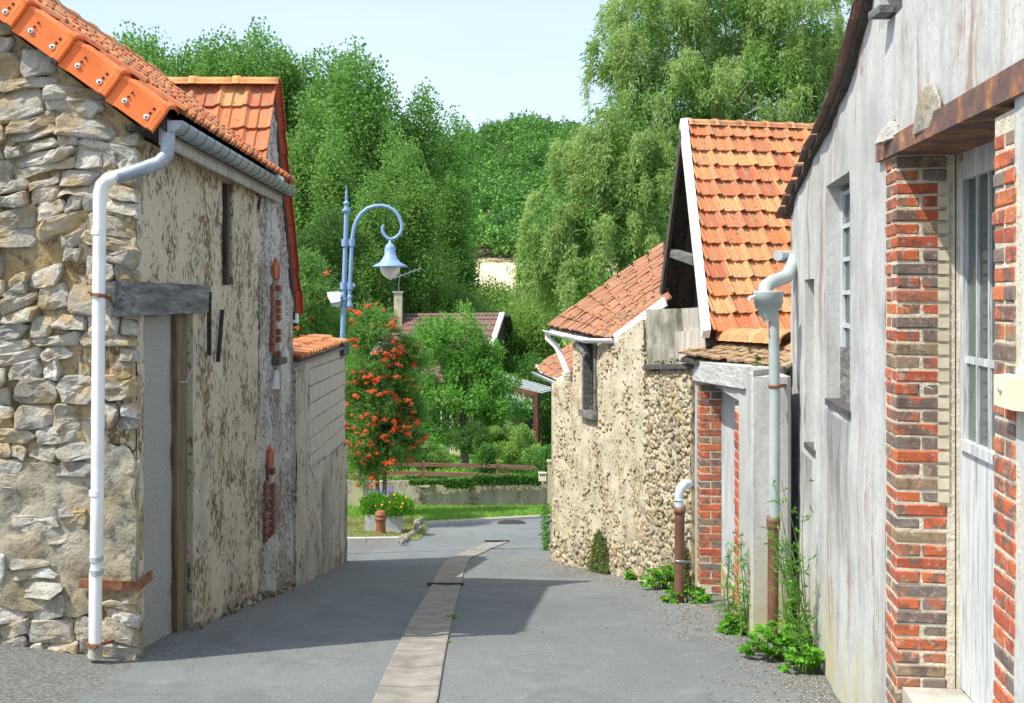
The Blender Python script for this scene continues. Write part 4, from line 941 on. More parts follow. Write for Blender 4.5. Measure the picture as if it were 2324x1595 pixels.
# window frame with panel below
fo = -.245; wf = panel(0, 0, uf - .02, uf + .055, .03, 2.16, fo, 'painted_wood', 'workshop_window', ws, t=.06)
panel(0, 0, uf + .05, un + .1, 2.08, 2.19, fo, 'painted_wood', 'head_rail', wf, t=.06)
panel(0, 0, uf + .05, un + .1, .03, 1.0, fo - .004, 'painted_wood', 'lower_board', wf, t=.05)
panel(0, 0, uf + .05, un + .1, 1.0, 1.04, fo + .012, 'painted_wood', 'bottom_rail', wf, t=.05)
for k in range(1, 8): panel(0, 0, uf + .05 + k * .16 - .009, uf + .05 + k * .16 + .009, 1.04, 2.08, fo - .01, 'painted_wood', 'glazing_bar', wf, t=.025)
for z in (1.36,): panel(0, 0, uf + .05, un + .1, z - .014, z + .014, fo - .012, 'painted_wood', 'glazing_bar', wf, t=.025)
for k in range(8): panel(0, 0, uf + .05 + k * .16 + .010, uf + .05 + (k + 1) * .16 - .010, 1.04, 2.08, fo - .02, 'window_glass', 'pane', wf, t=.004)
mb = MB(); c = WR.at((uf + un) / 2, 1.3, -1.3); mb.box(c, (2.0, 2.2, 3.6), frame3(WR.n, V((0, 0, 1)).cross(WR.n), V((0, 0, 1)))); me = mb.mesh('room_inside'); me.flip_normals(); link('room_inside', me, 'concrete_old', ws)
mb = MB(); ul0 = U(1999); zz = lambda u: 2.285 - .045 * (u - ul0) / 1.9
mb.hexa([WR.at(ul0, 2.20, .022), WR.at(uo1 + .35, 2.145, .022), WR.at(uo1 + .35, 2.145, -.24), WR.at(ul0, 2.20, -.24)], [WR.at(ul0, 2.275, .022), WR.at(uo1 + .35, 2.235, .022), WR.at(uo1 + .35, 2.235, -.24), WR.at(ul0, 2.275, -.24)]); mb.obj('steel_lintel', 'rusty_steel', ws)
for (px, py, w_, hh_) in ((2034, 306, .13, .06), (2118, 262, .19, .12)):
    u, z = WR.sz(px, py); pl = [(u - w_, z - hh_ * .4), (u - w_ * .3, z - hh_ * .4), (u + w_ * .4, z - hh_ * .4), (u + w_, z - hh_ * .4)] + [(u + w_ * math.cos(a_ * .524) * rnd.uniform(.85, 1), z - hh_ * .3 + 1.3 * hh_ * math.sin(a_ * .524)) for a_ in range(1, 6)]
    link('exposed_rubble', poly_stone(WR, pl, .007, .020, int(px)), 'rubble_stone', ws)
panel(0, 0, U(1998), U(2050), zl(2025, 42), zl(2025, 42) + .2, -.26, 'dark_inside', 'beam_hole', ws)
mb = MB(); mb.bar(WR.at(U(2022), zl(2025, 25), -.25), WR.at(U(2028), zl(2025, 30), .08), .13, .03, (0, 0, 1)); mb.obj('beam_end', 'grey_oak', ws)
bx = root('meter_box', WR.at(U(2318), 1.2), 'small cream box with round knob on the white wall beside the brick jamb', 'junction box')
mb = MB(); a, b_ = U(2297), U(2345); z0, z1 = WR.sz(2310, 925)[1], WR.sz(2310, 850)[1]; mb.hexa([WR.at(a, z0, .008), WR.at(b_, z0, .008), WR.at(b_, z1, .008), WR.at(a, z1, .008)], [WR.at(a + .003, z0 + .003, .05), WR.at(b_ - .003, z0 + .003, .05), WR.at(b_ - .003, z1 - .003, .05), WR.at(a + .003, z1 - .003, .05)]); mb.obj('casing', 'cream_plastic', bx)
mb = MB(); mb.lathe([(0, .006), (.012, .006), (.013, 0)], WR.at((a + b_) / 2 - .02, (z0 + z1) / 2 + .01, .05), 12, WR.n); mb.obj('knob', 'cream_plastic', bx)
# end wall facing away and rake of the roof
r_ = bpy.data.objects.new('roof', None); COL.objects.link(r_); r_.parent = ws; WL[r_.name] = WL[ws.name].copy()
vp = [(1786, 488), (1812, 428), (1845, 352), (1880, 285), (1905, 232), (1925, 182), (1943, 128), (1957, 72), (1975, 10), (1995, -80)]
tms = [brick_mesh(.26, .24, .018, 70 + k, .006, .006) for k in range(3)]; [m.materials.append(MATS['brown_house_tile']) for m in tms]
mb = MB(); ps = []
for px, py in vp:
    u, z = WR.sz(px, py); ps.append((u, z - .03))
for (a, za), (b_, zb_) in zip(ps, ps[1:]):
    mb.hexa([WR.at(a, za, .03), WR.at(b_, zb_, .03), WR.at(b_, zb_, -1.8), WR.at(a, za, -1.8)], [WR.at(a, za + .045, .03), WR.at(b_, zb_ + .045, .03), WR.at(b_, zb_ + .045, -1.8), WR.at(a, za + .045, -1.8)])
mb.obj('roof_deck', 'dark_wood', r_)
for i in range(20):
    t = i / 19 * (len(ps) - 1.001); k = int(t); f = t - k; u = ps[k][0] * (1 - f) + ps[k + 1][0] * f; z = ps[k][1] * (1 - f) + ps[k + 1][1] * f; du_, dz_ = ps[k + 1][0] - ps[k][0], ps[k + 1][1] - ps[k][1]
    x = (WR.d * du_ + V((0, 0, dz_))).normalized(); y = -WR.n; zz_ = x.cross(y).normalized()
    if zz_.z < 0: y = -y; zz_ = -zz_
    for q in range(3): link('tile', tms[rnd.randrange(3)], None, r_, loc=WR.at(u, z + .056 + rnd.uniform(-.003, .006), -.05 - q * .235), rot=frame3(x, y, zz_) @ Matrix.Rotation(math.radians(rnd.uniform(-1, 1)), 3, 'Y'))
for k in range(0):
    mb = MB(); u, z = WR.sz(1800 + k * 9, 470 - k * 22); mb.box(WR.at(u, z - .05, .01), (.05, .12, .05)); mb.obj('bedding_stone', 'dark_slate', r_)

# ================================================================ ENTRANCE LEAN-TO (brick piers, white door)
W2 = Wall((1.196 + .056 * 11.6, 11.6), (1.196 + .056 * 7.77, 7.77), (0, 9)); W3r = Wall((1.631, 7.77), (2.02, 8.30), (0, 4))
ln = root('lean_to', (W2.p0.x, W2.p0.y, gz(11.6)), 'low lean-to with white door between red brick piers under mossy tiles', 'outbuilding')
D2 = lambda u: W2.at(u, 0).y
u0, u1 = W2.s_of(1589), W2.s_of(1668)
ln_h = [(max(.02, u0 - .24), u1 + .24, -3, .86)]
wall_mesh(W2, 0, W2.len, lambda u: gz(D2(u)) - .15, lambda u: 1.08 if u > u1 + .24 else 1.02, holes=ln_h, depth=.25, res=.08, amp=.01).obj('wall', 'white_render_plain', ln)
wall_mesh(W3r, 0, W3r.len, lambda u: gz(W3r.at(u, 0).y) - .15, lambda u: 1.12, depth=.015, res=.08, amp=.006, seed=3).obj('return_wall', 'white_render_plain', ln)
pA = bpy.data.objects.new('brick_pier', None); pB = bpy.data.objects.new('brick_pier', None)
for p_ in (pA, pB): COL.objects.link(p_); p_.parent = ln; WL[p_.name] = WL[ln.name].copy()
pier(pA, W2, u0, -1, gz(11.2) - .02, .80, 'brick', .072, .21, .10, lambda i, q: i in (1,) and q == 0); pier(pB, W2, u1, 1, gz(8.6) - .05, .80, 'red_brick', .072, .21, .10)
panel(0, 0, u0 - .24, u0, -1.5, .86, -.236, 'brick_mortar', 'pier_back', ln, W2); panel(0, 0, u1, u1 + .24, -1.5, .86, -.236, 'brick_mortar', 'pier_back', ln, W2)
dr = panel(0, 0, u0 - .05, u1 + .05, gz(11) + .30, .86, -.215, 'painted_wood', 'door', ln, W2, t=.05)
panel(0, 0, u0 - .05, u1 + .05, gz(9) - .6, gz(11) + .30, -.20, 'white_render_plain', 'door_foot', ln, W2, t=.08)
panel(0, 0, u0 - .0, u0 + .07, gz(11) + .30, .86, -.205, 'painted_wood', 'door_frame', ln, W2, t=.05)
pb = [W2.pt(1566, 817, .03), W2.pt(1684, 833, .03), W2.pt(1684, 882, .03), W2.pt(1572, 863, .03)]
mb = MB(); mb.slab(pb, -W2.n * .22); mb.obj('beam', 'pale_beam', ln, label='cracked whitewashed timber beam over the door')
eL, eR, rR, rL = P(1545, 806, 11.7), P(1792, 842, 8.15), P(1800, 790, 8.7), P(1600, 776, 12.0)
mb = MB(); dn = V((0, 0, -.03)); mb.slab([eL + dn, eR + dn, rR + dn, rL + dn], (0, 0, -.04)); mb.obj('roof_deck', 'dark_wood', ln)
rl = bpy.data.objects.new('roof', None); COL.objects.link(rl); rl.parent = ln; WL[rl.name] = WL[ln.name].copy()
tile_quad(rl, eL, eR, rR, rL, 24, 4, 'flat', 'mossy_tile', 3.0, stagger=True)
ridge_tiles(rl, P(1603, 768, 12.0), P(1802, 778, 8.7), 10, .13, 'ridge_tile')
def mosspile(par, pts, r, n, mat='moss'):
    mb = MB(); me = chunk(5, 1, (1, 1, .6))
    vs0 = [v.co.copy() for v in me.vertices]; fs0 = [tuple(p.vertices) for p in me.polygons]
    for k in range(n):
        i = rnd.randrange(len(pts) - 1); p = V(pts[i]).lerp(V(pts[i + 1]), rnd.random()) + V((rnd.gauss(0, r * .5), rnd.gauss(0, r * .5), rnd.gauss(0, r * .3))); s = r * rnd.uniform(.2, .5); M = Matrix.Rotation(rnd.uniform(0, 6), 3, 'Z')
        mb.add([p + M @ v * s for v in vs0], fs0, True)
    return mb.obj('moss', mat, par, kind='stuff')
mosspile(rl, [P(1715, 820, 9.0), P(1750, 825, 8.75), P(1788, 832, 8.3), P(1745, 842, 8.4), P(1710, 835, 8.7)], .07, 60)
mosspile(rl, [P(1610, 775, 11.8), P(1700, 790, 9.6), P(1720, 815, 9.2)], .03, 30)
# ---- downpipe on the lean-to
dpR = root('rain_pipe', (P(1758, 1425, 7.75)), 'grey downpipe with hopper head and rusty iron foot beside the white wall', 'drain pipe')
Dp = 7.65
mb = MB(); mb.tube([P(1850, 578, 8.9), P(1800, 580, 8.2), P(1765, 580, 8.0)], .036, 14); mb.tube([P(1797, 588, 8.1), P(1797, 605, 8.0), P(1785, 628, 7.9), P(1752, 640, 7.75), P(1738, 650, 7.68), P(1736, 672, 7.65)], .047, 14); mb.obj('upper_bend', 'grey_pvc', dpR)
s = Dp / F; mb = MB(); mb.lathe([(r * s, (668 - y) * s) for r, y in ((26, 660), (34, 660), (35, 664), (33, 670), (32, 690), (30, 690), (30, 700), (24, 702), (22, 712), (13, 722), (13, 730))], P(1744, 668, Dp), 24); mb.obj('hopper', 'grey_pvc', dpR)
mb = MB(); mb.tube([P(1712, 672, 7.6), P(1700, 678, 7.55)], .012, 8); mb.obj('outlet', 'white_pvc', dpR)
mb = MB(); mb.tube([P(1756, 715, Dp), P(1758, 900, Dp), P(1757, 1190, Dp)], .036, 16); mb.obj('pipe', 'grey_pvc', dpR)
mb = MB(); mb.lathe([(.040, .05), (.046, .05), (.047, .02), (.043, .01), (.046, 0), (.044, -.02), (.037, -.03)], P(1755, 1190, Dp), 16); mb.tube([P(1755, 1195, Dp), P(1754, 1440, Dp)], .037, 16); mb.obj('iron_foot', 'rusty_pipe', dpR)
for y_ in (876,): mb = MB(); mb.lathe([(.037, -.01), (.043, -.01), (.043, .01), (.037, .01)], P(1758, y_, Dp), 16); mb.bar(P(1765, y_, Dp), P(1795, y_ - 3, Dp + .2), .02, .02); mb.obj('clamp', 'rust', dpR)

# ================================================================ TALL TILED BARN (gable roof)
tb = root('tiled_barn', (2.0, 12.5, gz(12.5)), 'barn with steep orange tiled roof and open dark gable behind the lean-to', 'barn')
RA, RB = P(1553, 283, 12.5), P(1900, 296, 13.1); NA = P(1606, 762, 10.8); NB_ = NA + (RB - RA); FA = P(1494, 738, 14.2); FB = FA + (RB - RA)
mb = MB(); d_ = V((0, .05, -.09)); mb.slab([NA + d_, NB_ + d_, RB + d_, RA + d_], (0, .05, -.05)); mb.obj('near_slope_deck', 'dark_wood', tb)
mb = MB(); d_ = V((0, -.03, -.05)); mb.slab([FA + d_, FB + d_, RB + d_, RA + d_], (0, .06, -.03)); mb.obj('far_slope_deck', 'dark_wood', tb)
rt = bpy.data.objects.new('roof', None); COL.objects.link(rt); rt.parent = tb; WL[rt.name] = WL[tb.name].copy()
e0 = V((.045, 0, .02)); tile_quad(rt, NA + e0, NB_ + e0, RB + e0, RA + e0, 8, 13, 'pan2', 'orange_tile', .9)
ridge_tiles(rt, RA + V((.02, 0, .0)), RB + V((0, 0, .0)), 6, .09, 'ridge_tile')
mb = MB(); e = (NA - RA).normalized(); w1 = V((.085, 0, .0))
mb.hexa([RA - w1 * .55 + V((0, -.03, .06)), RA + w1 * .3 + V((0, -.05, .07)), NA + w1 * .3 + V((0, -.03, .06)), NA - w1 * .55 + V((0, -.03, .05))], [RA - w1 * .55 + V((0, .05, -.02)), RA + w1 * .3 + V((0, .05, -.02)), NA + w1 * .3 + V((0, .05, -.02)), NA - w1 * .55 + V((0, .05, -.02))]); mb.obj('verge_strip', 'white_paint', tb)
mb = MB(); o1 = V((-.05, -.04, -.04)); mb.hexa([RA + o1, RA + o1 + V((.04, 0, 0)), FA + o1 + V((.04, 0, 0)), FA + o1], [RA + o1 + V((0, -.10, -.12)), RA + o1 + V((.04, -.10, -.12)), FA + o1 + V((.04, -.12, -.08)), FA + o1 + V((0, -.12, -.08))]); mb.obj('far_bargeboard', 'dark_wood', tb)
inn = V((.34, 0, 0)); top = RA + inn + V((0, 0, -.15)); nb = NA + inn + V((0, .1, -.02)); fb_ = FA + inn + V((0, -.2, 0))
for k in range(9):   # dark weatherboards of the recessed gable
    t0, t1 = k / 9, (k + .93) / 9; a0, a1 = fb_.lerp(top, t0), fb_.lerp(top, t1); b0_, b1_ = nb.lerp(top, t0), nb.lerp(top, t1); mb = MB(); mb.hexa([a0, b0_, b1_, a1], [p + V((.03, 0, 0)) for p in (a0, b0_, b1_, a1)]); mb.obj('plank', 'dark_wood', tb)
for t, (aa, bb) in enumerate(((top, fb_), (top, nb))): mb = MB(); mb.bar(aa + V((-.12, 0, -.05)), bb + V((-.12, 0, -.05)), .09, .10); mb.obj('rafter', 'dark_wood', tb)
mb = MB(); mb.bar(P(1520, 571, 13.6), P(1582, 592, 11.9), .10, .09); mb.obj('tie_beam', 'grey_oak', tb)
mb = MB(); mb.hexa([P(1543, 700, 12.1), P(1597, 697, 11.2), P(1601, 755, 11.2), P(1548, 752, 12.1)], [P(1543, 700, 12.1) + V((.2, .2, 0)), P(1597, 697, 11.2) + V((.2, .2, 0)), P(1601, 755, 11.2) + V((.2, .2, 0)), P(1548, 752, 12.1) + V((.2, .2, 0))]); mb.obj('gable_block', 'cinder_block', tb)
mb = MB(); mb.hexa([P(1534, 752, 12.0), P(1612, 748, 11.1), P(1612, 850, 11.1), P(1534, 826, 12.0)], [p + V((.2, .2, 0)) for p in (P(1534, 752, 12.0), P(1612, 748, 11.1), P(1612, 850, 11.1), P(1534, 826, 12.0))]); mb.obj('gable_block', 'cinder_block', tb)
wq = [(1520, 770, 12.6), (2600, 770, 13.2)]; mb = MB(); mb.box((3.3, 12.6, -.6), (2.6, 2.4, 3.6)); mb.obj('barn_wall', 'concrete_old', tb)

# ================================================================ STONE BARN
W3 = Wall((1.81, 11.62), (.56, 16.3), (0, 11)); L3 = W3.len
sb = root('stone_barn', (1.1, 14.2, gz(14)), 'flint and cream plaster barn with a small dark window and hipped old tile roof', 'barn')
u3 = lambda px: W3.s_of(px)
def t3(u):
    px = CX + F * W3.at(u, 0).x / W3.at(u, 0).y
    if px > 1462: y = 832
    elif px > 1398: y = np.interp(px, [1398, 1462], [765, 722])
    elif px > 1300: y = 775
    else: y = 868
    return W3.pt(px, float(y)).z
b3 = lambda u: gz(W3.at(u, 0).y) - .15
uw0, uw1 = u3(1327), u3(1354); zw0, zw1 = W3.pt(1340, 935).z, W3.pt(1340, 778).z
hl = [(min(uw0, uw1), max(uw0, uw1), zw0, zw1)]
wall_mesh(W3, 0, L3, b3, t3, holes=hl, depth=.35, res=.05, amp=.022, nsc=5, seed=8).obj('wall', 'cream_plaster', sb)
far3 = Wall((.56, 16.3), (1.6, 18.5), (0, 17)); wall_mesh(far3, 0, 2.4, lambda u: gz(16.3) - .5, lambda u: t3(L3 - .01), depth=.2, res=.1, amp=.02).obj('end_wall', 'cream_plaster', sb)
mb = MB(); mb.hexa([W3.at(hl[0][0] - .05, zw0, -.2), W3.at(hl[0][1] + .05, zw0, -.2), W3.at(hl[0][1] + .05, zw1 + .2, -.2), W3.at(hl[0][0] - .05, zw1 + .2, -.2)], [W3.at(hl[0][0] - .05, zw0, -.22), W3.at(hl[0][1] + .05, zw0, -.22), W3.at(hl[0][1] + .05, zw1 + .2, -.22), W3.at(hl[0][0] - .05, zw1 + .2, -.22)]); shu = mb.obj('shutter', 'dark_wood', sb)
for q in (0, 1):
    uu = hl[0][q]; mb = MB(); mb.bar(W3.at(uu, zw0, -.03), W3.at(uu, zw1 + .05, -.03), .06, .12, W3.n); mb.obj('window_post', 'grey_oak', sb)
mb = MB(); mb.bar(W3.at(hl[0][0] - .06, zw0 - .03, -.01), W3.at(hl[0][1] + .06, zw0 - .03, -.01), .16, .08); mb.obj('window_sill', 'grey_oak', sb)
# flints: the biggest as stones of their own, the rest joined
protos = [chunk(30 + k, 1, (1, 1, 1), .48) for k in range(8)]; [m.materials.append(MATS['flint']) for m in protos]
Mw = frame3(W3.d, W3.n, V((0, 0, 1)))
mb = MB(); pv = [([v.co.copy() for v in m.vertices], [tuple(p.vertices) for p in m.polygons]) for m in protos]; ns = 0
for k in range(5200):
    u = rnd.uniform(.02, L3 - .02); z = rnd.uniform(b3(u) + .1, t3(u) - .03); px = CX + F * W3.at(u, 0).x / W3.at(u, 0).y
    g = z - b3(u) - .15
    dens = .95 if px > 1462 else (.25 + .5 * noise.noise(V((u * 1.6, z * 1.6, 4)))) if g > .45 else .9
    if rnd.random() > dens: continue
    if hl[0][0] - .08 < u < hl[0][1] + .08 and zw0 - .12 < z < zw1 + .1: continue
    s = rnd.uniform(.013, .032) if (px < 1462 and g > .45) else rnd.uniform(.022, .05)
    if g < .3 and px < 1462: s *= 1.25
    big = s > .042 and ns < 290
    M = Mw @ Matrix.Rotation(rnd.uniform(-.5, .5), 3, 'Y') @ Matrix.Diagonal((s * rnd.uniform(.9, 1.8), s * .5, s * rnd.uniform(.6, 1.1)))
    p = W3.at(u, z, .004)
    if big:
        ns += 1; o = link('stone', protos[k % 8], None, sb, loc=p); o.rotation_mode = 'QUATERNION'; o.rotation_quaternion = (Mw @ Matrix.Rotation(rnd.uniform(-.5, .5), 3, 'Y')).to_quaternion(); o.scale = (s * rnd.uniform(.9, 1.7), s * .5, s * rnd.uniform(.7, 1))
    else: a, f_ = pv[k % 8]; mb.add([p + M @ v for v in a], f_, True)
mb.obj('small_flints', 'flint', sb, kind='stuff')
mb = MB(); mb.hexa([W3.pt(1460, 828, .06), W3.pt(1572, 826, .06), W3.pt(1572, 836, .06), W3.pt(1460, 838, .06)], [W3.pt(1460, 820, -.3), W3.pt(1572, 818, -.3), W3.pt(1572, 828, -.3), W3.pt(1460, 830, -.3)]); mb.obj('coping_slab', 'dark_slate', sb)
a4 = [W3.pt(1466, 702, -.02), W3.pt(1536, 700, -.02), W3.pt(1536, 828, -.02), W3.pt(1466, 826, -.02)]
mb = MB(); mb.slab(a4, -W3.n * .35); mb.obj('concrete_pier', 'mossy_concrete', sb)
mosspile(sb, [W3.pt(1462, 720, .0), W3.pt(1466, 820, .0), W3.pt(1470, 920, .0)], .035, 60); mosspile(sb, [W3.pt(1490, 822, .0), W3.pt(1530, 815, .0), W3.pt(1568, 820, .0)], .045, 50)
QA, QB, QC, QD = P(1245, 741, 17.0), P(1390, 772, 13.9), P(1503, 696, 13.35), P(1512, 548, 15.8)
mb = MB(); dn = V((.0, 0, -.035)); mb.slab([QA + dn, QB + dn, QC + dn, QD + dn], (0, 0, -.05)); mb.obj('roof_deck', 'dark_wood', sb)
r3 = bpy.data.objects.new('roof', None); COL.objects.link(r3); r3.parent = sb; WL[r3.name] = WL[sb.name].copy()
tile_quad(r3, QA, QB, QC, QD, 30, 8, 'flat', 'old_flat_tile', 2.6, stagger=True)
for k_ in range(1, 8): mosspile(r3, [QA.lerp(QD, k_ / 8) + V((0, -.02, .05)), QB.lerp(QC, k_ / 8) + V((0, -.02, .05))], .035, 34)  # dark moss clumps also stand in for shadows along the tile rows
mb = MB(); e1 = P(1395, 778, 13.7); mb.hexa([P(1398, 770, 13.7), P(1462, 716, 13.2), P(1508, 676, 12.9), P(1508, 676, 12.9) + V((.01, .02, -.10))][:4], [P(1398, 770, 13.8), P(1462, 716, 13.3), P(1508, 676, 13.0), P(1508, 676, 13.0) + V((.01, .02, -.10))]) if False else mb.bar(P(1396, 768, 13.75), P(1510, 684, 13.0), .03, .11); mb.obj('bargeboard', 'white_paint', sb)
mb = MB(); g1 = [P(1240, 748, 16.8), P(1290, 760, 15.4), P(1330, 768, 14.4), P(1398, 768, 13.8)]
for a, b_ in zip(g1, g1[1:]): mb.gutter(b_, a, .06)
mb.obj('gutter', 'white_pvc', sb)
mb = MB(); mb.tube([P(1243, 752, 16.8), P(1243, 768, 16.8), P(1262, 785, 16.6), P(1270, 800, 16.5), P(1288, 848, 16.2)], .042, 10); mb.obj('downpipe', 'white_pvc', sb)
mb = MB(); mb.bar(P(1312, 772, 14.9), P(1332, 808, 14.6), .07, .07); mb.obj('rafter_end', 'grey_oak', sb)
# small roof lower down
ob = root('stone_shed', (.75, 17.5, gz(17)), 'small shed with old orange tiles and hanging gutter at the flint barn corner', 'shed')
SA, SB_, SC_, SD = P(1217, 836, 19.0), P(1272, 868, 17.2), P(1330, 842, 16.6), P(1330, 762, 18.6)
mb = MB(); mb.slab([p + V((0, 0, -.03)) for p in (SA, SB_, SC_, SD)], (0, 0, -.05)); mb.obj('roof_deck', 'dark_wood', ob)
rs = bpy.data.objects.new('roof', None); COL.objects.link(rs); rs.parent = ob; WL[rs.name] = WL[ob.name].copy()
tile_quad(rs, SA, SB_, SC_, SD, 12, 6, 'flat', 'old_flat_tile', 3, stagger=True)
mb = MB(); mb.gutter(P(1280, 868, 16.9), P(1218, 842, 19.0), .09); mb.obj('gutter', 'grey_pvc', ob)
mb = MB(); mb.lathe([(0, .004), (.095, .004), (.095, 0)], P(1277, 868, 16.85), 20, V((-.2, -1, 0))); mb.obj('end_cap', 'white_pvc', ob)
mb = MB(); mb.bar(P(1280, 872, 16.8), P(1305, 858, 16.4), .05, .05); mb.obj('bracket', 'grey_oak', ob)
mb = MB(); mb.box((1.35, 17.6, -1.3), (1.2, 2.0, 3.6)); mb.obj('shed_wall', 'cream_plaster', ob)
mb = MB(); mb.tube([P(1217, 828, 19), P(1228, 845, 18.6), P(1245, 852, 18), P(1262, 860, 17.4)], .015, 6); mb.obj('cable', 'white_pvc', ob)
# vent pipe
vpD = 10.35; vp_ = root('vent_pipe', P(1542, 1350, vpD), 'short rusty brown standpipe topped with a pale plastic elbow in front of the flint wall', 'standpipe')
mb = MB(); mb.tube([P(1543, 1150, vpD), P(1542, 1270, vpD), P(1541, 1365, vpD)], .045, 14); mb.lathe([(.045, -.04), (.052, -.04), (.053, .02), (.04, .02)], P(1543, 1155, vpD), 14); mb.obj('iron_pipe', 'rusty_pipe', vp_)
mb = MB(); mb.tube([P(1542, 1150, vpD), P(1541, 1120, vpD), P(1544, 1108, vpD), P(1552, 1100, vpD + .03), P(1562, 1098, vpD + .1)], [.040, .040, .042, .042, .044], 14); mb.lathe([(.041, -.008), (.045, -.008), (.045, .008), (.041, .008)], P(1541, 1134, vpD), 14); mb.obj('elbow', 'pale_pvc', vp_)
mb = MB(); mb.lathe([(.046, -.01), (.05, -.01), (.05, .01), (.046, .01)], P(1542, 1272, vpD), 14); mb.bar(P(1550, 1275, vpD), P(1566, 1275, vpD + .15), .02, .02); mb.obj('clamp', 'zinc', vp_)

# ================================================================ GARDEN WALL, FENCE, SMALL THINGS
WGd = Wall((-6, 30.1), (4.2, 30.1), (0, 20)); zt_ = P(1000, 1092, 30.1).z
gwl = root('garden_wall', (0, 30.1, gz(30)), 'long low garden wall of patched cream rubble and render below the wooden rails', 'wall')
wall_mesh(WGd, 0, 10.2, lambda u: gz(30) - .2, lambda u: zt_ + .012 * math.sin(u * 2), depth=.22, res=.09, amp=.02, nsc=4).obj('wall', 'cream_grey', gwl)
mb = MB(); pl = [(u - .42 + .0, z) for u, z in []]
u_, z_ = WGd.sz(1290 * .6379 * 0 + 958, 1098); link('render_patch', poly_stone(WGd, [(u_ - .35, z_ + .03), (u_ + .32, z_ + .03), (u_ + .22, z_ - .07), (u_, z_ - .09), (u_ - .22, z_ - .05)], .008, .012, 77), 'white_render_plain', gwl)
fn = root('rail_fence', (-1, 30.2, zt_), 'brown two-rail wooden fence standing on top of the garden wall', 'fence')
for (a, b_, y0, y1, hh_) in ((862, 958, 1054, 1055, .10), (962, 1128, 1054, 1058, .10), (1130, 1222, 1058, 1062, .10), (862, 958, 1074, 1074, .11), (964, 1160, 1075, 1079, .10)):
    mb = MB(); mb.bar(P(a, y0, 30.2), P(b_, y1, 30.2), .035, hh_); mb.obj('rail', 'fence_wood', fn)
for px in (872, 961, 1129, 1225): mb = MB(); mb.bar(P(px, 1092, 30.24), P(px, 1046, 30.24), .06, .085, (0, 1, 0)); mb.obj('post', 'fence_wood', fn)
gp = root('gate_post', (P(812, 1145, 29.6)), 'white square gate post left of the garden wall', 'gate post')
mb = MB(); p = P(813, 1100, 29.7); mb.box((p.x, 29.75, -3.55), (.28, .25, 1.15)); mb.obj('shaft', 'white_render_plain', gp); mb = MB(); mb.box((p.x, 29.75, -2.94), (.34, .31, .07)); mb.obj('cap', 'concrete_old', gp)
wb = root('white_board', P(851, 1125, 29.9), 'plain white rectangular board fixed to the garden wall behind the flowers', 'board')
mb = MB(); mb.slab([P(833, 1112, 29.96), P(869, 1110, 29.96), P(869, 1150, 29.96), P(833, 1150, 29.96)], (0, -.03, 0)); mb.obj('board', 'white_paint', wb)
mb = MB(); [mb.bar(a, b_, .02, .02, (0, 1, 0)) for a, b_ in ((P(832, 1111, 29.91), P(870, 1109, 29.91)), (P(832, 1151, 29.91), P(870, 1151, 29.91)), (P(832, 1111, 29.91), P(832, 1151, 29.91)), (P(870, 1109, 29.91), P(870, 1151, 29.91)))]; mb.obj('frame', 'zinc', wb)
mbx = root('mailbox', P(1231, 1085, 29.9), 'small cream mailbox at the right end of the garden wall', 'mailbox')
mb = MB(); p = P(1231, 1082, 29.85); mb.box(p, (.20, .16, .20)); mb.obj('box', 'cream_plastic', mbx); mb = MB(); mb.box(p + V((0, -.0, .11)), (.22, .20, .02)); mb.obj('lid', 'cream_plastic', mbx); mb = MB(); mb.box(p + V((0, -.082, .05)), (.13, .006, .02)); mb.obj('slot', 'dark_iron', mbx)
gpr = root('gate_post', P(1247, 1110, 29.6), 'pale post at the right end of the garden wall, half hidden by the barn', 'gate post')
mb = MB(); mb.box((.98, 29.8, -3.35), (.12, .18, 1.5)); mb.box((.98, 29.8, -2.58), (.16, .22, .05)); mb.obj('shaft', 'white_render_plain', gpr)
# planters
def planter(px, py, D, w_, label):
    p = P(px, py, D); z = vz(p.x, D); r = root('planter', (p.x, D, z), label, 'planter'); hh_ = .40; t = .05; mb = MB()
    for (cx0, cy0, sx, sy) in ((0, -w_ / 2 + t / 2, w_, t), (0, w_ / 2 - t / 2, w_, t), (-w_ / 2 + t / 2, 0, t, w_ - 2 * t - .004), (w_ / 2 - t / 2, 0, t, w_ - 2 * t - .004)): mb.box((p.x + cx0, D + cy0, z + hh_ / 2 - .03), (sx, sy, hh_))
    mb.obj('trough', 'granite', r); mb = MB(); mb.box((p.x, D, z + hh_ - .09), (w_ - 2 * t - .01, w_ - 2 * t - .01, .04)); mb.obj('soil', 'soil', r); return V((p.x, D, z + hh_ - .06))
c1 = planter(853, 1210, 23.5, .40, 'left granite flower trough behind the terracotta bollard'); c2 = planter(890, 1212, 23.3, .38, 'right granite flower trough beside the terracotta bollard')
bl = root('bollard', (P(864, 1218, 22.7).x, 22.7, vz(0, 22.7)), 'terracotta coloured iron bollard with ringed neck in front of the granite troughs', 'bollard')
bx_ = P(864, 1218, 22.7); zb_ = vz(0, 22.7); s_ = 22.7 / F
mb = MB(); mb.lathe([(14 * s_, -.03), (14 * s_, 4 * s_), (12 * s_, 8 * s_), (11 * s_, 38 * s_), (12 * s_, 42 * s_), (13 * s_, 43 * s_), (13 * s_, 46 * s_), (12 * s_, 47 * s_), (12 * s_, 51 * s_), (13 * s_, 52 * s_), (13 * s_, 55 * s_), (11 * s_, 57 * s_), (11 * s_, 61 * s_), (6 * s_, 63 * s_), (0, 64 * s_)], (bx_.x, 22.7, zb_), 18); mb.obj('body', 'terracotta', bl)
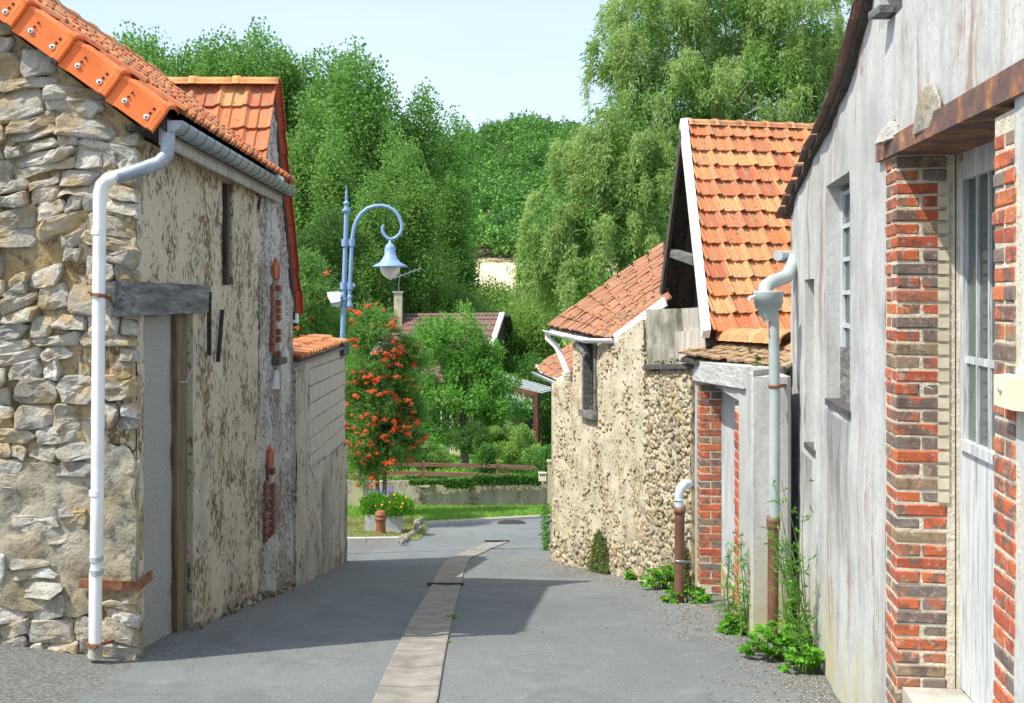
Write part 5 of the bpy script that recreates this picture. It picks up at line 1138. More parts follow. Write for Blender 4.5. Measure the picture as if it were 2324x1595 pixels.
def flowers(c, spread, hgt, n, label, cols, mat='weed_leaf', spikes=()):
    r = root('flower_clump', c, label, 'flowers'); a = R.uniform(0, 6.28, n); rr = spread * R.random(n) ** .6; hh_ = hgt * R.random(n) ** .8 * (1 - .4 * rr / spread)
    C = np.stack([c.x + np.cos(a) * rr, c.y + np.sin(a) * rr * .8, c.z + hh_], 1); A = unit(np.stack([np.cos(a) * .6, np.sin(a) * .6, np.ones(n) * .9], 1) + R.normal(size=(n, 3)) * .4)
    link('foliage', leaves('foliage', C, A, .07, .026), mat, r)
    for mt, m_, sz in cols:
        k = R.choice(n, m_); P0 = C[k] + np.array([0, -.02, .03]); mb = MB()
        for q in P0:
            if (q[2] - c.z) < hgt * .3: continue
            d0 = V((rnd.gauss(0, .5), -1, .6 + rnd.gauss(0, .3))).normalized(); mb.lathe([(0, .012), (sz * .5, .010), (sz, 0), (sz * .5, -.01)], q, 6, d0)
        mb.obj('blossoms', mt, r, kind='stuff')
    mb = MB()
    for (dx, h_) in spikes:
        p = V((c.x + dx, c.y, c.z + h_)); mb.tube([p - V((0, 0, h_ * .7)), p, p + V((.01, 0, .10))], [.004, .013, .004], 6)
    if spikes: mb.obj('flower_spikes', 'petal_violet', r)
flowers(c1, .30, .50, 2600, 'tall leafy flowers with pale pink blooms in the left trough', [('petal_pink', 14, .02), ('petal_violet', 8, .018)], spikes=[(-.12, .40), (.02, .45), (.12, .48), (.17, .42)])
flowers(c2 + V((.05, 0, 0)), .38, .46, 3000, 'orange and yellow blooms spilling from the right trough', [('petal_orange', 60, .028), ('petal_pink', 10, .024)], spikes=[(-.12, .50), (-.06, .55)])
# rubble heap at the tip of the verge
rubm = [chunk(90 + k, 2, (1, 1, 1), .4) for k in range(8)]; [m.materials.append(MATS['rubble_stone']) for m in rubm]
rh = root('rubble_heap', (-1.75, 23.2, gz(23.2)), 'heap of weathered stones at the tip of the grass verge', 'stone heap')
for k in range(80):
    t = rnd.random(); px = 908 + 48 * t; p = G(px, 1240 - 36 * t + rnd.uniform(-4, 4)); s = rnd.uniform(.022, .055) * (1.2 if t > .7 else 1); m = protos[k % 8]
    o = link('stone', rubm[k % 8], None, rh, loc=(p.x, p.y, gz(p.y) + s * .6 + .04 + (rnd.random() * .16 if t > .72 else rnd.random() * .05))); o.scale = (s * 1.2, s, s * .9); o.rotation_euler = (rnd.random() * 6, rnd.random() * 6, rnd.random() * 6)
# red and black pots
for nm, px, py, m_, lb in (('flower_pot', 1224, 1040, 'red_plastic', 'bright red flower pot on the lawn by the veranda'), ('flower_pot', 1206, 1040, 'black_plastic', 'black tub standing left of the red pot')):
    D = 40; p = P(px, py, D); z = terrain(p.x, D); r = root(nm, (p.x, D, z), lb, 'flower pot'); s = .12 if 'red' in m_ else .17
    mb = MB(); mb.lathe([(s * .8, 0), (s, .24), (s * 1.06, .24), (s * 1.06, .27), (s * .9, .27), (s * .85, .2), (0, .2)], (p.x, D, z), 16); mb.obj('pot', m_, r)
    C = np.tile([[p.x, D, z + .25]], (160, 1)) + R.normal(size=(160, 3)) * [.07, .07, .05]; link('plant', leaves('plant', C, unit(rdir(160) + [0, 0, .8]), .09, .03), 'dark_leaf', r)
pq = root('garden_plaque', P(1363, 525, 40) if False else P((1100 + 1362 / 1.876) * .6379, (1250 + 525 / 1.876) * .6379, 38), 'small round blue and white plaque among the shrubs by the veranda', 'plaque')
p = WL[pq.name]; mb = MB(); mb.lathe([(0, .01), (.10, .01), (.10, -.01), (0, -.01)], p, 20, V((0, -1, 0))); mb.obj('disc', 'white_paint', pq)
mb = MB(); mb.lathe([(.085, .012), (.085, .016), (.065, .016), (.065, .012)], p, 20, V((0, -1, 0))); mb.bar(p + V((-.045, -.014, 0)), p + V((.045, -.014, 0)), .02, .006, (0, 1, 0)); mb.bar(p + V((-.03, -.014, .03)), p + V((.03, -.014, .03)), .014, .006, (0, 1, 0)); mb.bar(p + V((-.03, -.014, -.03)), p + V((.03, -.014, -.03)), .014, .006, (0, 1, 0)); mb.obj('emblem', 'sign_blue', pq)
mb = MB(); mb.tube([p + V((0, .02, 0)), V((p.x, p.y + .02, terrain(p.x, p.y)))], .012, 6); mb.obj('stake', 'dark_iron', pq)

# ================================================================ HOUSE BEYOND THE GARDEN
bh = root('brown_roof_house', (-1, 48, terrain(0, 48)), 'house with brown tiled roof, white verge boards and chimney behind the cherry tree', 'house')
HL, HR, EL, ER = P(890, 716, 50), P(1140, 714, 48.5), P(818, 868, 46), P(1086, 876, 44.5)
mb = MB(); mb.slab([EL, ER, HR, HL], (0, .1, -.12)); mb.obj('roof_deck', 'dark_wood', bh)
tm = MB(); nrow, ncol = 12, 30
for j in range(nrow):
    for i in range(ncol):
        f = lambda u, v: EL.lerp(ER, u).lerp(HL.lerp(HR, u), v); a, b_, c, d = f(i / ncol, j / nrow), f((i + .96) / ncol, j / nrow), f((i + .96) / ncol, (j + 1.1) / nrow), f(i / ncol, (j + 1.1) / nrow); up = V((0, -.02, .05))
        m1 = f((i + .35) / ncol, j / nrow) + up * 1.5; m2 = f((i + .35) / ncol, (j + 1.1) / nrow) + up * .6; lo = V((0, -.005, .0))
        tm.add([a + up, m1, b_ + up, c + lo, m2, d + lo, a + lo, b_ + lo], [(0, 1, 4, 5), (1, 2, 3, 4), (6, 7, 2, 1), (6, 1, 0)])
tm.obj('roof_tiles', 'brown_house_tile', bh, kind='stuff')
ridge_tiles(bh, HL, HR, 14, .12, 'brown_house_tile')
for a, b_ in ((HL, EL), (HR, ER)): mb = MB(); mb.bar(a + V((0, -.1, .06)), b_ + V((0, -.1, .06)), .20, .12); mb.obj('verge_board', 'white_paint', bh)
mb = MB(); a = HR + V((.05, 0, -.1)); b_ = ER + V((.05, 0, -.1)); c = HR + V((.5, 3.5, -2.8)); mb.add([a, b_, c, V((b_.x, b_.y, -5)), V((c.x, c.y, -5))], [(0, 1, 3, 4, 2)]); mb.slab([a, c, c + V((.3, 0, 0)), a + V((.3, 0, 0))], (0, 0, .1)); mb.obj('dark_gable', 'dark_wood', bh)
p0, p1 = V((EL.x + .25, EL.y + .3, 0)), V((ER.x - .15, ER.y + .3, 0)); WH = Wall((p0.x, p0.y), (p1.x, p1.y), (0, 0))
wall_mesh(WH, 0, WH.len, lambda u: -5.1, lambda u: -1.75, holes=[(1.0, 2.0, -3.6, -2.4), (2.7, 3.6, -5.0, -2.5)], depth=.25, res=.5, amp=.004).obj('front_wall', 'white_render_plain', bh)
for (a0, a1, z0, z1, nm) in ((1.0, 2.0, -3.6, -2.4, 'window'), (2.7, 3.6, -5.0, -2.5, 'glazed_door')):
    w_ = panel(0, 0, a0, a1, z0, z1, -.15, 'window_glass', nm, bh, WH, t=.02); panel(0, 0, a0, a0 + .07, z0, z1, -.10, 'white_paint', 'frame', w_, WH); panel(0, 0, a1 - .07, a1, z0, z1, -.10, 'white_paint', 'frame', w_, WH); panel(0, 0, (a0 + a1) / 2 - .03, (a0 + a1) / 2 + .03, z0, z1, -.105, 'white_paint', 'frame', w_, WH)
c = P(904, 716, 49.3); chm = MB(); chm.box((c.x, 49.3, .95), (.34, .42, 1.9)); co_ = chm.obj('chimney', 'cream_grey', bh); mb = MB(); mb.box((c.x, 49.3, 1.93), (.44, .52, .07)); mb.obj('chimney_cap', 'concrete_old', co_)
an = root('tv_antenna', (c.x + .05, 49.3, 1.9), 'thin television aerial on the chimney of the brown roofed house', 'antenna'); mb = MB(); s = zc
mb.tube([(c.x + .02, 49.2, 1.8), (c.x + .06, 49.2, 2.9)], .018, 6); mb.tube([V((c.x - .35, 49.2, 2.45)), V((c.x + 1.0, 49.2, 2.95))], .014, 6)
for k in range(7): q = V((c.x - .3 + k * .2, 49.2, 2.47 + k * .074)); mb.tube([q + V((-.03, 0, -.13)), q + V((.03, 0, .13))], .010, 5)
mb.obj('aerial', 'zinc', an)
# veranda
vr = root('veranda', P(1190, 1015, 46), 'brown timber veranda with grey corrugated roof beside the cherry tree', 'veranda')
va, vb_, vc, vd = P(1110, 862, 43.5), P(1228, 892, 42.5), P(1262, 884, 45), P(1150, 852, 46)
mb = MB()
for k in range(14):
    f0, f1 = k / 14, (k + .5) / 14; a0, a1 = va.lerp(vb_, f0), va.lerp(vb_, f1); d0, d1 = vd.lerp(vc, f0), vd.lerp(vc, f1); mb.hexa([a0, a1, d1, d0], [q + V((0, 0, .05)) for q in (a0, a1, d1, d0)]); a2, d2 = va.lerp(vb_, (k + 1) / 14), vd.lerp(vc, (k + 1) / 14); mb.hexa([a1, a2, d2, d1], [q + V((0, 0, .012)) for q in (a1, a2, d2, d1)])
mb.obj('corrugated_roof', 'corrugated_grey', vr)
for a, b_, w_ in ((P(1110, 868, 43.4), P(1222, 896, 42.6), .16), (P(1215, 892, 42.6), P(1216, 1018, 42.6), .16), (P(1222, 888, 44.8), P(1222, 1012, 44.8), .12), (P(1190, 893, 42.7), P(1212, 925, 42.7), .08), (P(1128, 880, 43.3), P(1128, 1020, 43.3), .12)):
    mb = MB(); mb.bar(a, b_, w_, w_ * .8, (0, 1, 0)); mb.obj('post' if abs(a.z - b_.z) > 1.3 else 'beam', 'pergola_wood', vr)
gm = 'window_glass'; mb = MB(); mb.slab([P(1134, 885, 43.3), P(1208, 905, 42.7), P(1208, 928, 42.7), P(1134, 926, 43.3)], (0, .03, 0)); mb.obj('upper_panel', 'grey_pvc', vr)
mb = MB(); mb.slab([P(1150, 925, 45), P(1208, 928, 45), P(1208, 1012, 45), P(1150, 1012, 45)], (0, .05, 0)); mb.obj('back_wall', 'dark_wood', vr)
mb = MB(); mb.slab([P(1168, 978, 43), P(1214, 978, 43), P(1214, 1018, 43), P(1168, 1018, 43)], (0, .12, 0)); mb.obj('parapet', 'granite', vr)
mb = MB(); mb.box((P(1185, 950, 43.8).x, 43.8, -3.3), (.25, .3, .6)); mb.obj('cupboard', 'pergola_wood', vr)
mb = MB(); mb.slab([P(1205, 1022, 42), P(1262, 1018, 42), P(1262, 1012, 46), P(1205, 1014, 46)], (0, 0, -.1)); mb.obj('terrace', 'kerb_concrete', vr)

# ================================================================ VEGETATION
def tree(name, label, cat, base, ells, n, nclump, cr, leaf, wid, mat, group=None, shell=.55, up=.2, tr=.12, br=7, spread=1.2, vstretch=1.0, droop=0):
    r = root(name, base, label, cat, group); C, O = crown(ells, n, nclump, cr, shell, vstretch); A = unit(O * .8 + R.normal(size=(n, 3)) * .6 + np.array([0, 0, up - droop]))
    link('crown', leaves('crown', C, A, leaf, wid), mat, r)
    top = V(max(ells, key=lambda e: e[0][2])[0]); trunk_mb(base, top, tr, br, spread).obj('trunk', 'bark', r); return r
def E(px, py, D, rx, ry, rz=None):
    """ellipsoid from pixel centre and pixel radii"""
    p = P(px, py, D); s = D / F; return ((p.x, p.y, p.z), (rx * s, (rz or rx) * s, ry * s))
# poplars: three crowns, many trees
pop = [(60, 62, 130), (255, 70, 105), (325, 72, 92), (395, 66, 108), (470, 70, 98), (560, 68, 88), (640, 71, 98), (735, 68, 128), (812, 60, 120), (870, 66, 190), (945, 62, 212), (1005, 68, 275), (1028, 60, 395),
       (290, 74, 96), (360, 73, 112), (432, 74, 106), (515, 73, 100), (600, 74, 104), (690, 74, 118), (775, 73, 140),
       (700, 56, 240), (760, 52, 300), (900, 54, 300), (935, 52, 340), (845, 50, 400)]
plabels = ['poplar at the far left, behind the tiled ridge of the stone house', 'slim poplar rising just left of the small tiled gable roof', 'poplar tip above the left end of the small tiled ridge', 'poplar with rounded tip over the small tiled ridge', 'tall poplar standing over the middle of the small tiled gable', 'tallest left poplar, right above the gable end', 'broad poplar just right of the tiled gable', 'dark poplar between the gable and the lamp', 'conical dark poplar above the street lamp finial', 'poplar with bulging shoulder above the lamp crook', 'poplar with slender tip right of the lamp', 'poplar stepping down towards the wooded hill', 'lowest poplar beside the wheat field', 'poplar just right of the stone house ridge tiles', 'poplar rear row, left of the first gable ridge tile', 'poplar rear row over the left ridge tiles', 'poplar rear row over the middle ridge tiles', 'poplar rear row above the gable verge', 'poplar rear row right of the gable verge', 'poplar rear row left of the lamp finial', 'paler poplar in front of the dark row near the gable', 'pale poplar directly behind the lamp pole', 'pale poplar behind the lamp crook', 'short pale poplar left of the wheat field', 'light green poplar just over the lamp arch']
proto_pop = {}
for i, (px, D, ty) in enumerate(pop):
    kind = i % 3; lt = i >= 20; zt = P(px, ty, D).z; x = P(px, 0, D).x; zb = terrain(x, D); key = (kind, lt)
    if key not in proto_pop:
        Ht = 20.0; rw = 1.75 + .25 * kind
        el = [((0.25 * math.sin(k * 2.1 + kind * 2), .2 * math.cos(k * 1.7), 2.0 + k * 1.8), (rw * w_ * .78, rw * w_ * .78, 1.9)) for k, w_ in enumerate((.7, .95, 1.1, 1.15, 1.15, 1.15, 1.05, .98, .85, .62))]
        n = 42000; C, O = crown(el, n, 260, .75, .5, 1.7); A = unit(O * .6 + R.normal(size=(n, 3)) * .6 + np.array([0, 0, .1])); m = leaves('poplar_crown', C, A, .19, .15); m.materials.append(MATS['poplar_leaf_light' if lt else 'poplar_leaf'])
        tm_ = MB()
        trunk_mb((0, 0, 0), (0, 0, 18.5), .24, 0, mb=tm_)
        for q in range(10): a = rnd.uniform(0, 6.28); z = 2 + q * 1.4; tm_.tube([V((0, 0, z)), V((math.cos(a) * .8, math.sin(a) * .8, z + 1.3)), V((math.cos(a) * 1.3, math.sin(a) * 1.3, z + 3))], [.08, .05, .02], 5)
        tmm = tm_.mesh('poplar_trunk'); tmm.materials.append(MATS['bark']); proto_pop[key] = (m, tmm)
    m, tmm = proto_pop[key]; r = root('poplar_tree', (x, D, zb), plabels[i], 'tree', 'poplars behind the houses'); s = (zt - zb) / 20.2
    for nm, me in (('crown', m), ('trunk', tmm)):
        o = link(nm, me, None, r, loc=(x, D, zb)); o.scale = (s * rnd.uniform(.85, 1.1), s, s); o.rotation_euler = (0, 0, rnd.uniform(0, 6.28))
# dark yews / conifers below the poplars
def blob(name, label, cat, lst, D0, n, nc, cr, leaf, wid, mat, **k):
    ell = [E(*e) for e in lst]; cx = sum(e[0][0] for e in ell) / len(ell); cy = sum(e[0][1] for e in ell) / len(ell); return tree(name, label, cat, V((cx, cy, terrain(cx, cy))), ell, n, nc, cr, leaf, wid, mat, **k)
blob('conifer', 'dark green conifer behind the lamp pole', 'tree', [(700, 640, 40, 90, 110), (760, 590, 40, 60, 110), (730, 700, 40, 110, 80)], 40, 26000, 240, .42, .16, .05, 'dark_leaf', up=.1)
blob('broadleaf_tree', 'dark tree filling the gap below the lamp shade', 'tree', [(860, 640, 54, 80, 110), (930, 680, 54, 90, 70), (820, 700, 54, 70, 70)], 54, 26000, 240, .45, .15, .08, 'poplar_leaf')
blob('broadleaf_tree', 'rounded green tree left of the wheat field', 'tree', [(975, 690, 56, 70, 80), (1045, 715, 56, 70, 48), (940, 650, 56, 50, 70)], 56, 22000, 220, .6, .18, .10, 'poplar_leaf_light')
blob('bush', 'yellow green bush in front of the wheat field', 'bush', [(1120, 695, 60, 65, 40), (1180, 715, 60, 60, 45), (1080, 720, 60, 60, 40)], 60, 18000, 160, .6, .17, .08, 'bush_leaf')
blob('bush', 'bright bush right of the brown roofed house', 'bush', [(1190, 760, 50, 60, 60), (1215, 820, 50, 45, 60), (1160, 800, 50, 40, 60), (1240, 720, 50, 40, 60)], 50, 20000, 170, .5, .15, .07, 'bush_leaf')
blob('bush', 'dark bush behind the veranda', 'bush', [(1240, 900, 47, 40, 60), (1255, 960, 47, 30, 60), (1200, 850, 48, 60, 30)], 47, 14000, 130, .4, .13, .06, 'ivy_leaf')
blob('broadleaf_tree', 'lighter tree at the foot of the willow', 'tree', [(1260, 650, 52, 60, 70), (1230, 600, 52, 40, 50)], 52, 12000, 120, .5, .15, .07, 'bush_leaf')
# rowan with berries
def rowan(label, lst, n, nc, cr, nb, shell=.35):
    ell = [E(*e) for e in lst]; cx = sum(e[0][0] for e in ell) / len(ell); cy = sum(e[0][1] for e in ell) / len(ell); base = V((cx, cy, gz(min(cy, 30))))
    r = root('rowan_tree', base, label, 'tree'); C, O = crown(ell, n, nc, cr, shell); A = unit(O * .5 + R.normal(size=(n, 3)) * .6 + np.array([0, 0, -.15]))
    # pinnate sprays: each spray is a row of leaflets
    m = 7; Cs = np.repeat(C, m, 0); As = np.repeat(A, m, 0); t = np.tile(np.linspace(.0, .14, m), n)[:, None]; sd = unit(np.cross(As, np.repeat(rdir(n), m, 0))) * np.tile([1, -1, 1, -1, 1, -1, 0], n)[:, None]
    link('crown', leaves('crown', Cs + As * t, unit(As * .7 + sd), .065, .024), 'rowan_leaf', r)
    mb = MB(); rr_ = random.Random(3)
    for k in range(26):
        q = V((rr_.gauss(0, .024), rr_.gauss(0, .024), rr_.gauss(0, .017))); mb.lathe([(0, .011), (.011, .004), (.011, -.005), (0, -.011)], q, 6)
    bmh = mb.mesh('berry_cluster'); bmh.materials.append(MATS['berry']); Cb, Ob = crown(ell, nb * 5, nb * 5, .06, .98); sel = [i for i in range(nb * 5) if Ob[i][1] < .1][:nb]
    for i in sel:
        o = link('berry_cluster', bmh, None, r, loc=Cb[i] + Ob[i] * .1); o.scale = [rnd.uniform(.8, 1.5)] * 3; o.rotation_euler = (0, 0, rnd.uniform(0, 6))
    tm_ = MB()
    for (dx, dz) in ((-.2, 0), (.0, 0)):
        top = V((cx + dx * 2, cy, P(0, min(e[1] for e in lst), 27).z - .3)); trunk_mb(base + V((dx * .4, 0, 0)), top, .05, 7, .9, mb=tm_)
    tm_.obj('trunk', 'bark', r); return r
rowan('rowan tree heavy with orange red berries beside the block wall', [(845, 800, 27, 62, 95), (880, 900, 27, 72, 100), (830, 930, 27, 70, 120), (870, 1000, 27, 70, 60), (815, 1020, 27, 36, 65), (838, 745, 27, 34, 50), (900, 960, 27.4, 50, 70), (925, 890, 27.2, 30, 50), (925, 985, 27.2, 34, 44), (812, 1050, 26.6, 22, 42), (935, 830, 27.4, 28, 60), (905, 800, 27.4, 34, 50), (845, 1050, 26.6, 30, 40)], 13000, 300, .22, 290)
rowan('rowan shrub with few berries behind the block wall coping', [(700, 680, 24, 50, 80), (690, 760, 24, 45, 40), (745, 730, 25, 40, 60), (680, 620, 24, 22, 40)], 4500, 140, .22, 38)
# cherry tree in the garden
ct = blob('cherry_tree', 'bright green cherry tree in front of the brown roofed house', 'tree', [(1020, 770, 37, 75, 50), (975, 850, 37, 65, 50), (1075, 850, 37, 75, 42), (1030, 900, 37, 105, 36), (1000, 970, 37, 65, 34), (1040, 725, 37, 45, 28), (1130, 920, 37, 62, 20), (965, 775, 37, 42, 45), (1090, 780, 37, 40, 34), (1080, 975, 37, 62, 24), (1150, 870, 37, 40, 18), (1120, 800, 37, 24, 18)], 37, 26000, 260, .30, .15, .052, 'cherry_leaf', up=-.2, tr=.13, br=12, spread=1.2, shell=.4)
for (lst, lb, mt, n) in (([(1090, 995, 35, 60, 26), (1050, 1000, 35, 40, 22)], 'dark low shrub under the cherry tree', 'dark_leaf', 7000), ([(1160, 1000, 34.5, 45, 34), (1185, 1030, 34.5, 40, 26), (1120, 1010, 34.5, 40, 26)], 'feathery light shrub left of the pots', 'bush_leaf', 12000), ([(985, 1040, 33, 38, 18)], 'low yellow green shrub behind the rails', 'bush_leaf', 5000), ([(940, 1020, 32.5, 45, 32), (900, 1035, 32.5, 45, 26)], 'dark shrub behind the fence below the rowan', 'ivy_leaf', 9000), ([(1103, 1052, 30.5, 16, 20), (1104, 1030, 30.5, 9, 10)], 'ivy covered post on the garden wall', 'ivy_leaf', 3000), ([(1240, 1050, 30.3, 22, 26)], 'ivy bush above the mailbox', 'ivy_leaf', 4500)):
    blob('shrub', lb, 'shrub', lst, 34, n, 60, .16, .085, .035, mt, tr=.02, br=3, spread=.2)
# ivy over the wall
n = 7500; t = R.random(n); px = 1010 + 215 * t; ce = P(0, 1078, 30).z; C = np.stack([(px - CX) / F * 30.02, 29.98 - .10 * R.random(n), zt_ + .04 + R.normal(size=n) * .055 + .08 * (t > .3) - .05], 1)
n2 = 1500; t2 = R.random(n2); C2 = np.stack([(930 + 110 * t2 - CX) / F * 30.02, 29.97 - .05 * R.random(n2), zt_ + .01 + R.normal(size=n2) * .02], 1); C = np.vstack([C, C2])
iv = root('ivy', (0, 30, zt_), 'ivy creeping over the top of the garden wall and lower rail', 'ivy'); link('foliage', leaves('foliage', C, unit(rdir(len(C)) + [0, -.8, -.3]), .075, .05), 'ivy_leaf', iv)
# willow
wl = root('willow_tree', (P(1560, 0, 40).x, 40, terrain(4, 40)), 'huge weeping willow filling the sky right of the hill', 'tree')
we = [(1480, 60, 40, 130, 90), (1420, 120, 39, 85, 90), (1640, 20, 41, 160, 110), (1800, 60, 40, 150, 120), (1880, 160, 40, 90, 130), (1720, 200, 40, 190, 110), (1530, 230, 39, 150, 110), (1390, 330, 38, 130, 90), (1330, 400, 38, 90, 90), (1480, 400, 38, 140, 120), (1280, 500, 37.5, 90, 80), (1400, 540, 37.5, 130, 110), (1250, 570, 37.5, 75, 60), (1340, 640, 37, 110, 60), (1620, 350, 39, 160, 110), (1480, 620, 38, 80, 80), (1220, 610, 37.5, 50, 50), (1850, 320, 41, 120, 100)]
ell = [E(*e) for e in we]
nc_ = 560; ns = nc_ * 9; m = 34; Ea = np.array([e[0] for e in ell]); Er = np.array([e[1] for e in ell]); wgt = (Er[:, 0] * Er[:, 2]); wgt /= wgt.sum(); k = np.repeat(R.choice(len(ell), nc_, p=wgt), 9); d = np.repeat(rdir(nc_), 9, 0) + R.normal(size=(ns, 3)) * .10; d[:, 1] -= .35; d[:, 2] += .15; d = unit(d)
st = Ea[k] + d * Er[k] * np.repeat(.6 + .45 * R.random(nc_) ** .5, 9)[:, None]; ln_ = np.repeat(R.uniform(.5, 1.7, nc_), 9) * R.uniform(.6, 1.1, ns); ou = unit(d * [1, 1, 0] + 1e-6) * .35
tt = np.linspace(0, 1, m); pts = st[:, None, :] + np.stack([ou[:, 0:1] * (tt - tt ** 2 * .4) * 1.0, ou[:, 1:2] * (tt - tt ** 2 * .4), -(tt ** 1.35) * ln_[:, None] + .12 * np.sin(tt * 3) * np.ones((ns, 1))], 2)
pts += R.normal(size=pts.shape) * .05; Cw = pts.reshape(-1, 3); Aw = unit(R.normal(size=Cw.shape) * .55 + np.array([0, 0, -.75]) + np.repeat(ou, m, 0))
link('foliage', leaves('foliage', Cw, Aw, .19, .036), 'willow_leaf', wl)
C, O = crown([(tuple(e[0]), tuple(np.array(e[1]) * .8)) for e in ell], 50000, 700, .55, .3); link('inner_foliage', leaves('inner_foliage', C, unit(O + R.normal(size=C.shape) + [0, 0, -.8]), .22, .06), 'willow_shade_leaf', wl)
tm_ = MB(); trunk_mb(WL[wl.name], P(1620, 150, 40), .45, 16, 4.0, mb=tm_); trunk_mb(WL[wl.name], P(1400, 350, 38.5), .3, 8, 2.5, mb=tm_); tm_.obj('trunk', 'bark', wl)
# forest on the hill: crowns one can count only roughly
Cf = []; Of = []; Sf = []
nf = 0; cen = []
for k in range(5200):
    y = 262 + 190 * rnd.random() ** 1.3; px = rnd.uniform(900, 1420) if rnd.random() < .85 else rnd.uniform(200, 2300); x = (px - CX) / F * y
    if any((x - a_) ** 2 + (y - b__) ** 2 < 40 for a_, b__ in cen): continue
    cen.append((x, y)); z = terrain(x, y) - rnd.uniform(0, 2); rr = rnd.uniform(4.0, 6.2); nl = 760
    if nf > 620: break
    nf += 1; d = rdir(nl); d[:, 2] = np.abs(d[:, 2]) * .9 - .1; d[:, 1] -= .25; d = unit(d); lump = 1 + .26 * np.sin(d[:, 0] * 5 + k) * np.cos(d[:, 2] * 6 + k * 2) + .12 * np.sin(d[:, 0] * 11 + d[:, 2] * 9 + k)
    Cf.append(np.array([x, y, z + rr * .75]) + d * lump[:, None] * np.array([rr, rr, rr * 1.05]) * R.uniform(.75, 1.03, nl)[:, None]); Of.append(d)
Cf = np.vstack(Cf); Of = np.vstack(Of); link('forest', leaves('forest', Cf, unit(Of * .4 + R.normal(size=Of.shape) * .7), .78, .66), 'forest_leaf', kind='stuff', label='dense broadleaf forest covering the rounded hill', cat='forest')
Ch = []; 
for k in range(260):
    x = rnd.uniform(-60, 60); y = rnd.uniform(80, 128); z = terrain(x, y); nl = 120; d = rdir(nl); d[:, 2] = np.abs(d[:, 2]); rr = rnd.uniform(1.2, 2.6); Ch.append(np.array([x, y, z + .3]) + d * rr * R.uniform(.6, 1.05, nl)[:, None])
Ch = np.vstack(Ch); link('hedgerow', leaves('hedgerow', Ch, rdir(len(Ch)), .5, .35), 'poplar_leaf_light', kind='stuff', label='scrub and hedges in the valley below the wheat field', cat='hedgerow')
# weeds along the right wall ---------------------------------------------------
def weed(px, py, w_, h_, n, label, D=None, mat='weed_leaf', leaf=.055, wid=.034, cat='weed', flat=.5):
    g = G(px, py) if D is None else P(px, py, D); z = gz(g.y); r = root('weed_clump', (g.x, g.y, z), label, cat); mb = MB(); C = []; A = []
    for k in range(n):
        a = rnd.uniform(0, 6.28); q = rnd.random() ** .6; tip = V((g.x + math.cos(a) * w_ * q, g.y + math.sin(a) * w_ * q * .7, z + h_ * rnd.uniform(.25, 1) * (1 - .55 * q * q))); b0_ = V((g.x + math.cos(a) * w_ * .15, g.y + math.sin(a) * w_ * .1, z)); mb.tube([b0_, b0_.lerp(tip, .6) + V((0, 0, .02)), tip], .0025, 4, caps=False)
        ax = V((math.cos(a), math.sin(a), rnd.uniform(-.3, .5))).normalized()
        for j in range(7):
            t = (j - 3) / 3; dd = (Matrix.Rotation(t * 1.2, 3, 'Z') @ ax + V((0, 0, rnd.uniform(-.3, .3)))).normalized(); C.append(tip - ax * .01 * abs(t)); A.append(dd)
    mb.obj('stems', 'stem_green', r); link('foliage', leaves('foliage', np.array(C), np.array(A), leaf, wid), mat, r); return r
weed(1785, 1500, .26, .26, 90, 'bright parsley-like weed clump at the foot of the white wall by the rusty pipe', cat='weed')
weed(1825, 1530, .14, .20, 36, 'small leafy weed right of the bright clump')
weed(1680, 1440, .13, .17, 50, 'weed tuft below the right brick pier')
weed(1505, 1340, .24, .30, 80, 'large leafy weed left of the rusty standpipe')
weed(1560, 1370, .22, .16, 60, 'low leafy weed in front of the standpipe foot')
weed(1478, 1310, .20, .22, 50, 'pale weed growing against the flint wall')
weed(1440, 1318, .10, .12, 24, 'small weed tuft on the gravel by the flint wall')
def ivyclump(px0, px1, py0, py1, W, label, n, mat='small_ivy_leaf'):
    c = W.pt((px0 + px1) / 2, (py0 + py1) / 2); r = root('creeper', W.pt((px0 + px1) / 2, py1), label, 'creeper'); ua, za = W.sz(px0, py1); ub, zb2 = W.sz(px1, py0); zb2 = W.pt((px0 + px1) / 2, py0).z; za = W.pt((px0 + px1) / 2, py1).z; C = []
    while len(C) < n:
        t = rnd.random(); v = rnd.random(); wd = (1 - .75 * v ** 1.6) * (.8 + .35 * noise.noise(V((v * 5, t > .5, 1))))
        if abs(t - .5) * 2 > wd: continue
        C.append(W.at(ua + (ub - ua) * t, za + (zb2 - za) * v, .03 + rnd.uniform(0, .09) * (1 - v * .6)))
    C = np.array([tuple(c) for c in C]); link('foliage', leaves('foliage', C, unit(rdir(n) + np.array(W.n) * .8), .028, .022), mat, r)
ivyclump(1345, 1398, 1205, 1308, W3, 'tuft of small leaved creeper against the foot of the flint wall', 2600)
ivyclump(1545, 1578, 1228, 1345, W3, 'small leaved creeper between the standpipe and the brick pier', 1500)
n = 500; g = G(1240, 1250); cr_ = root('creeper', g, 'straggly green plant at the far corner of the flint barn', 'creeper'); C = np.array([[g.x + rnd.gauss(0, .035), g.y + rnd.gauss(0, .1), g.z + rnd.random() ** 1.3 * .75] for k in range(n)]); link('foliage', leaves('foliage', C, unit(rdir(n) + [-.4, -.3, 0]), .06, .03), 'ivy_leaf', cr_)
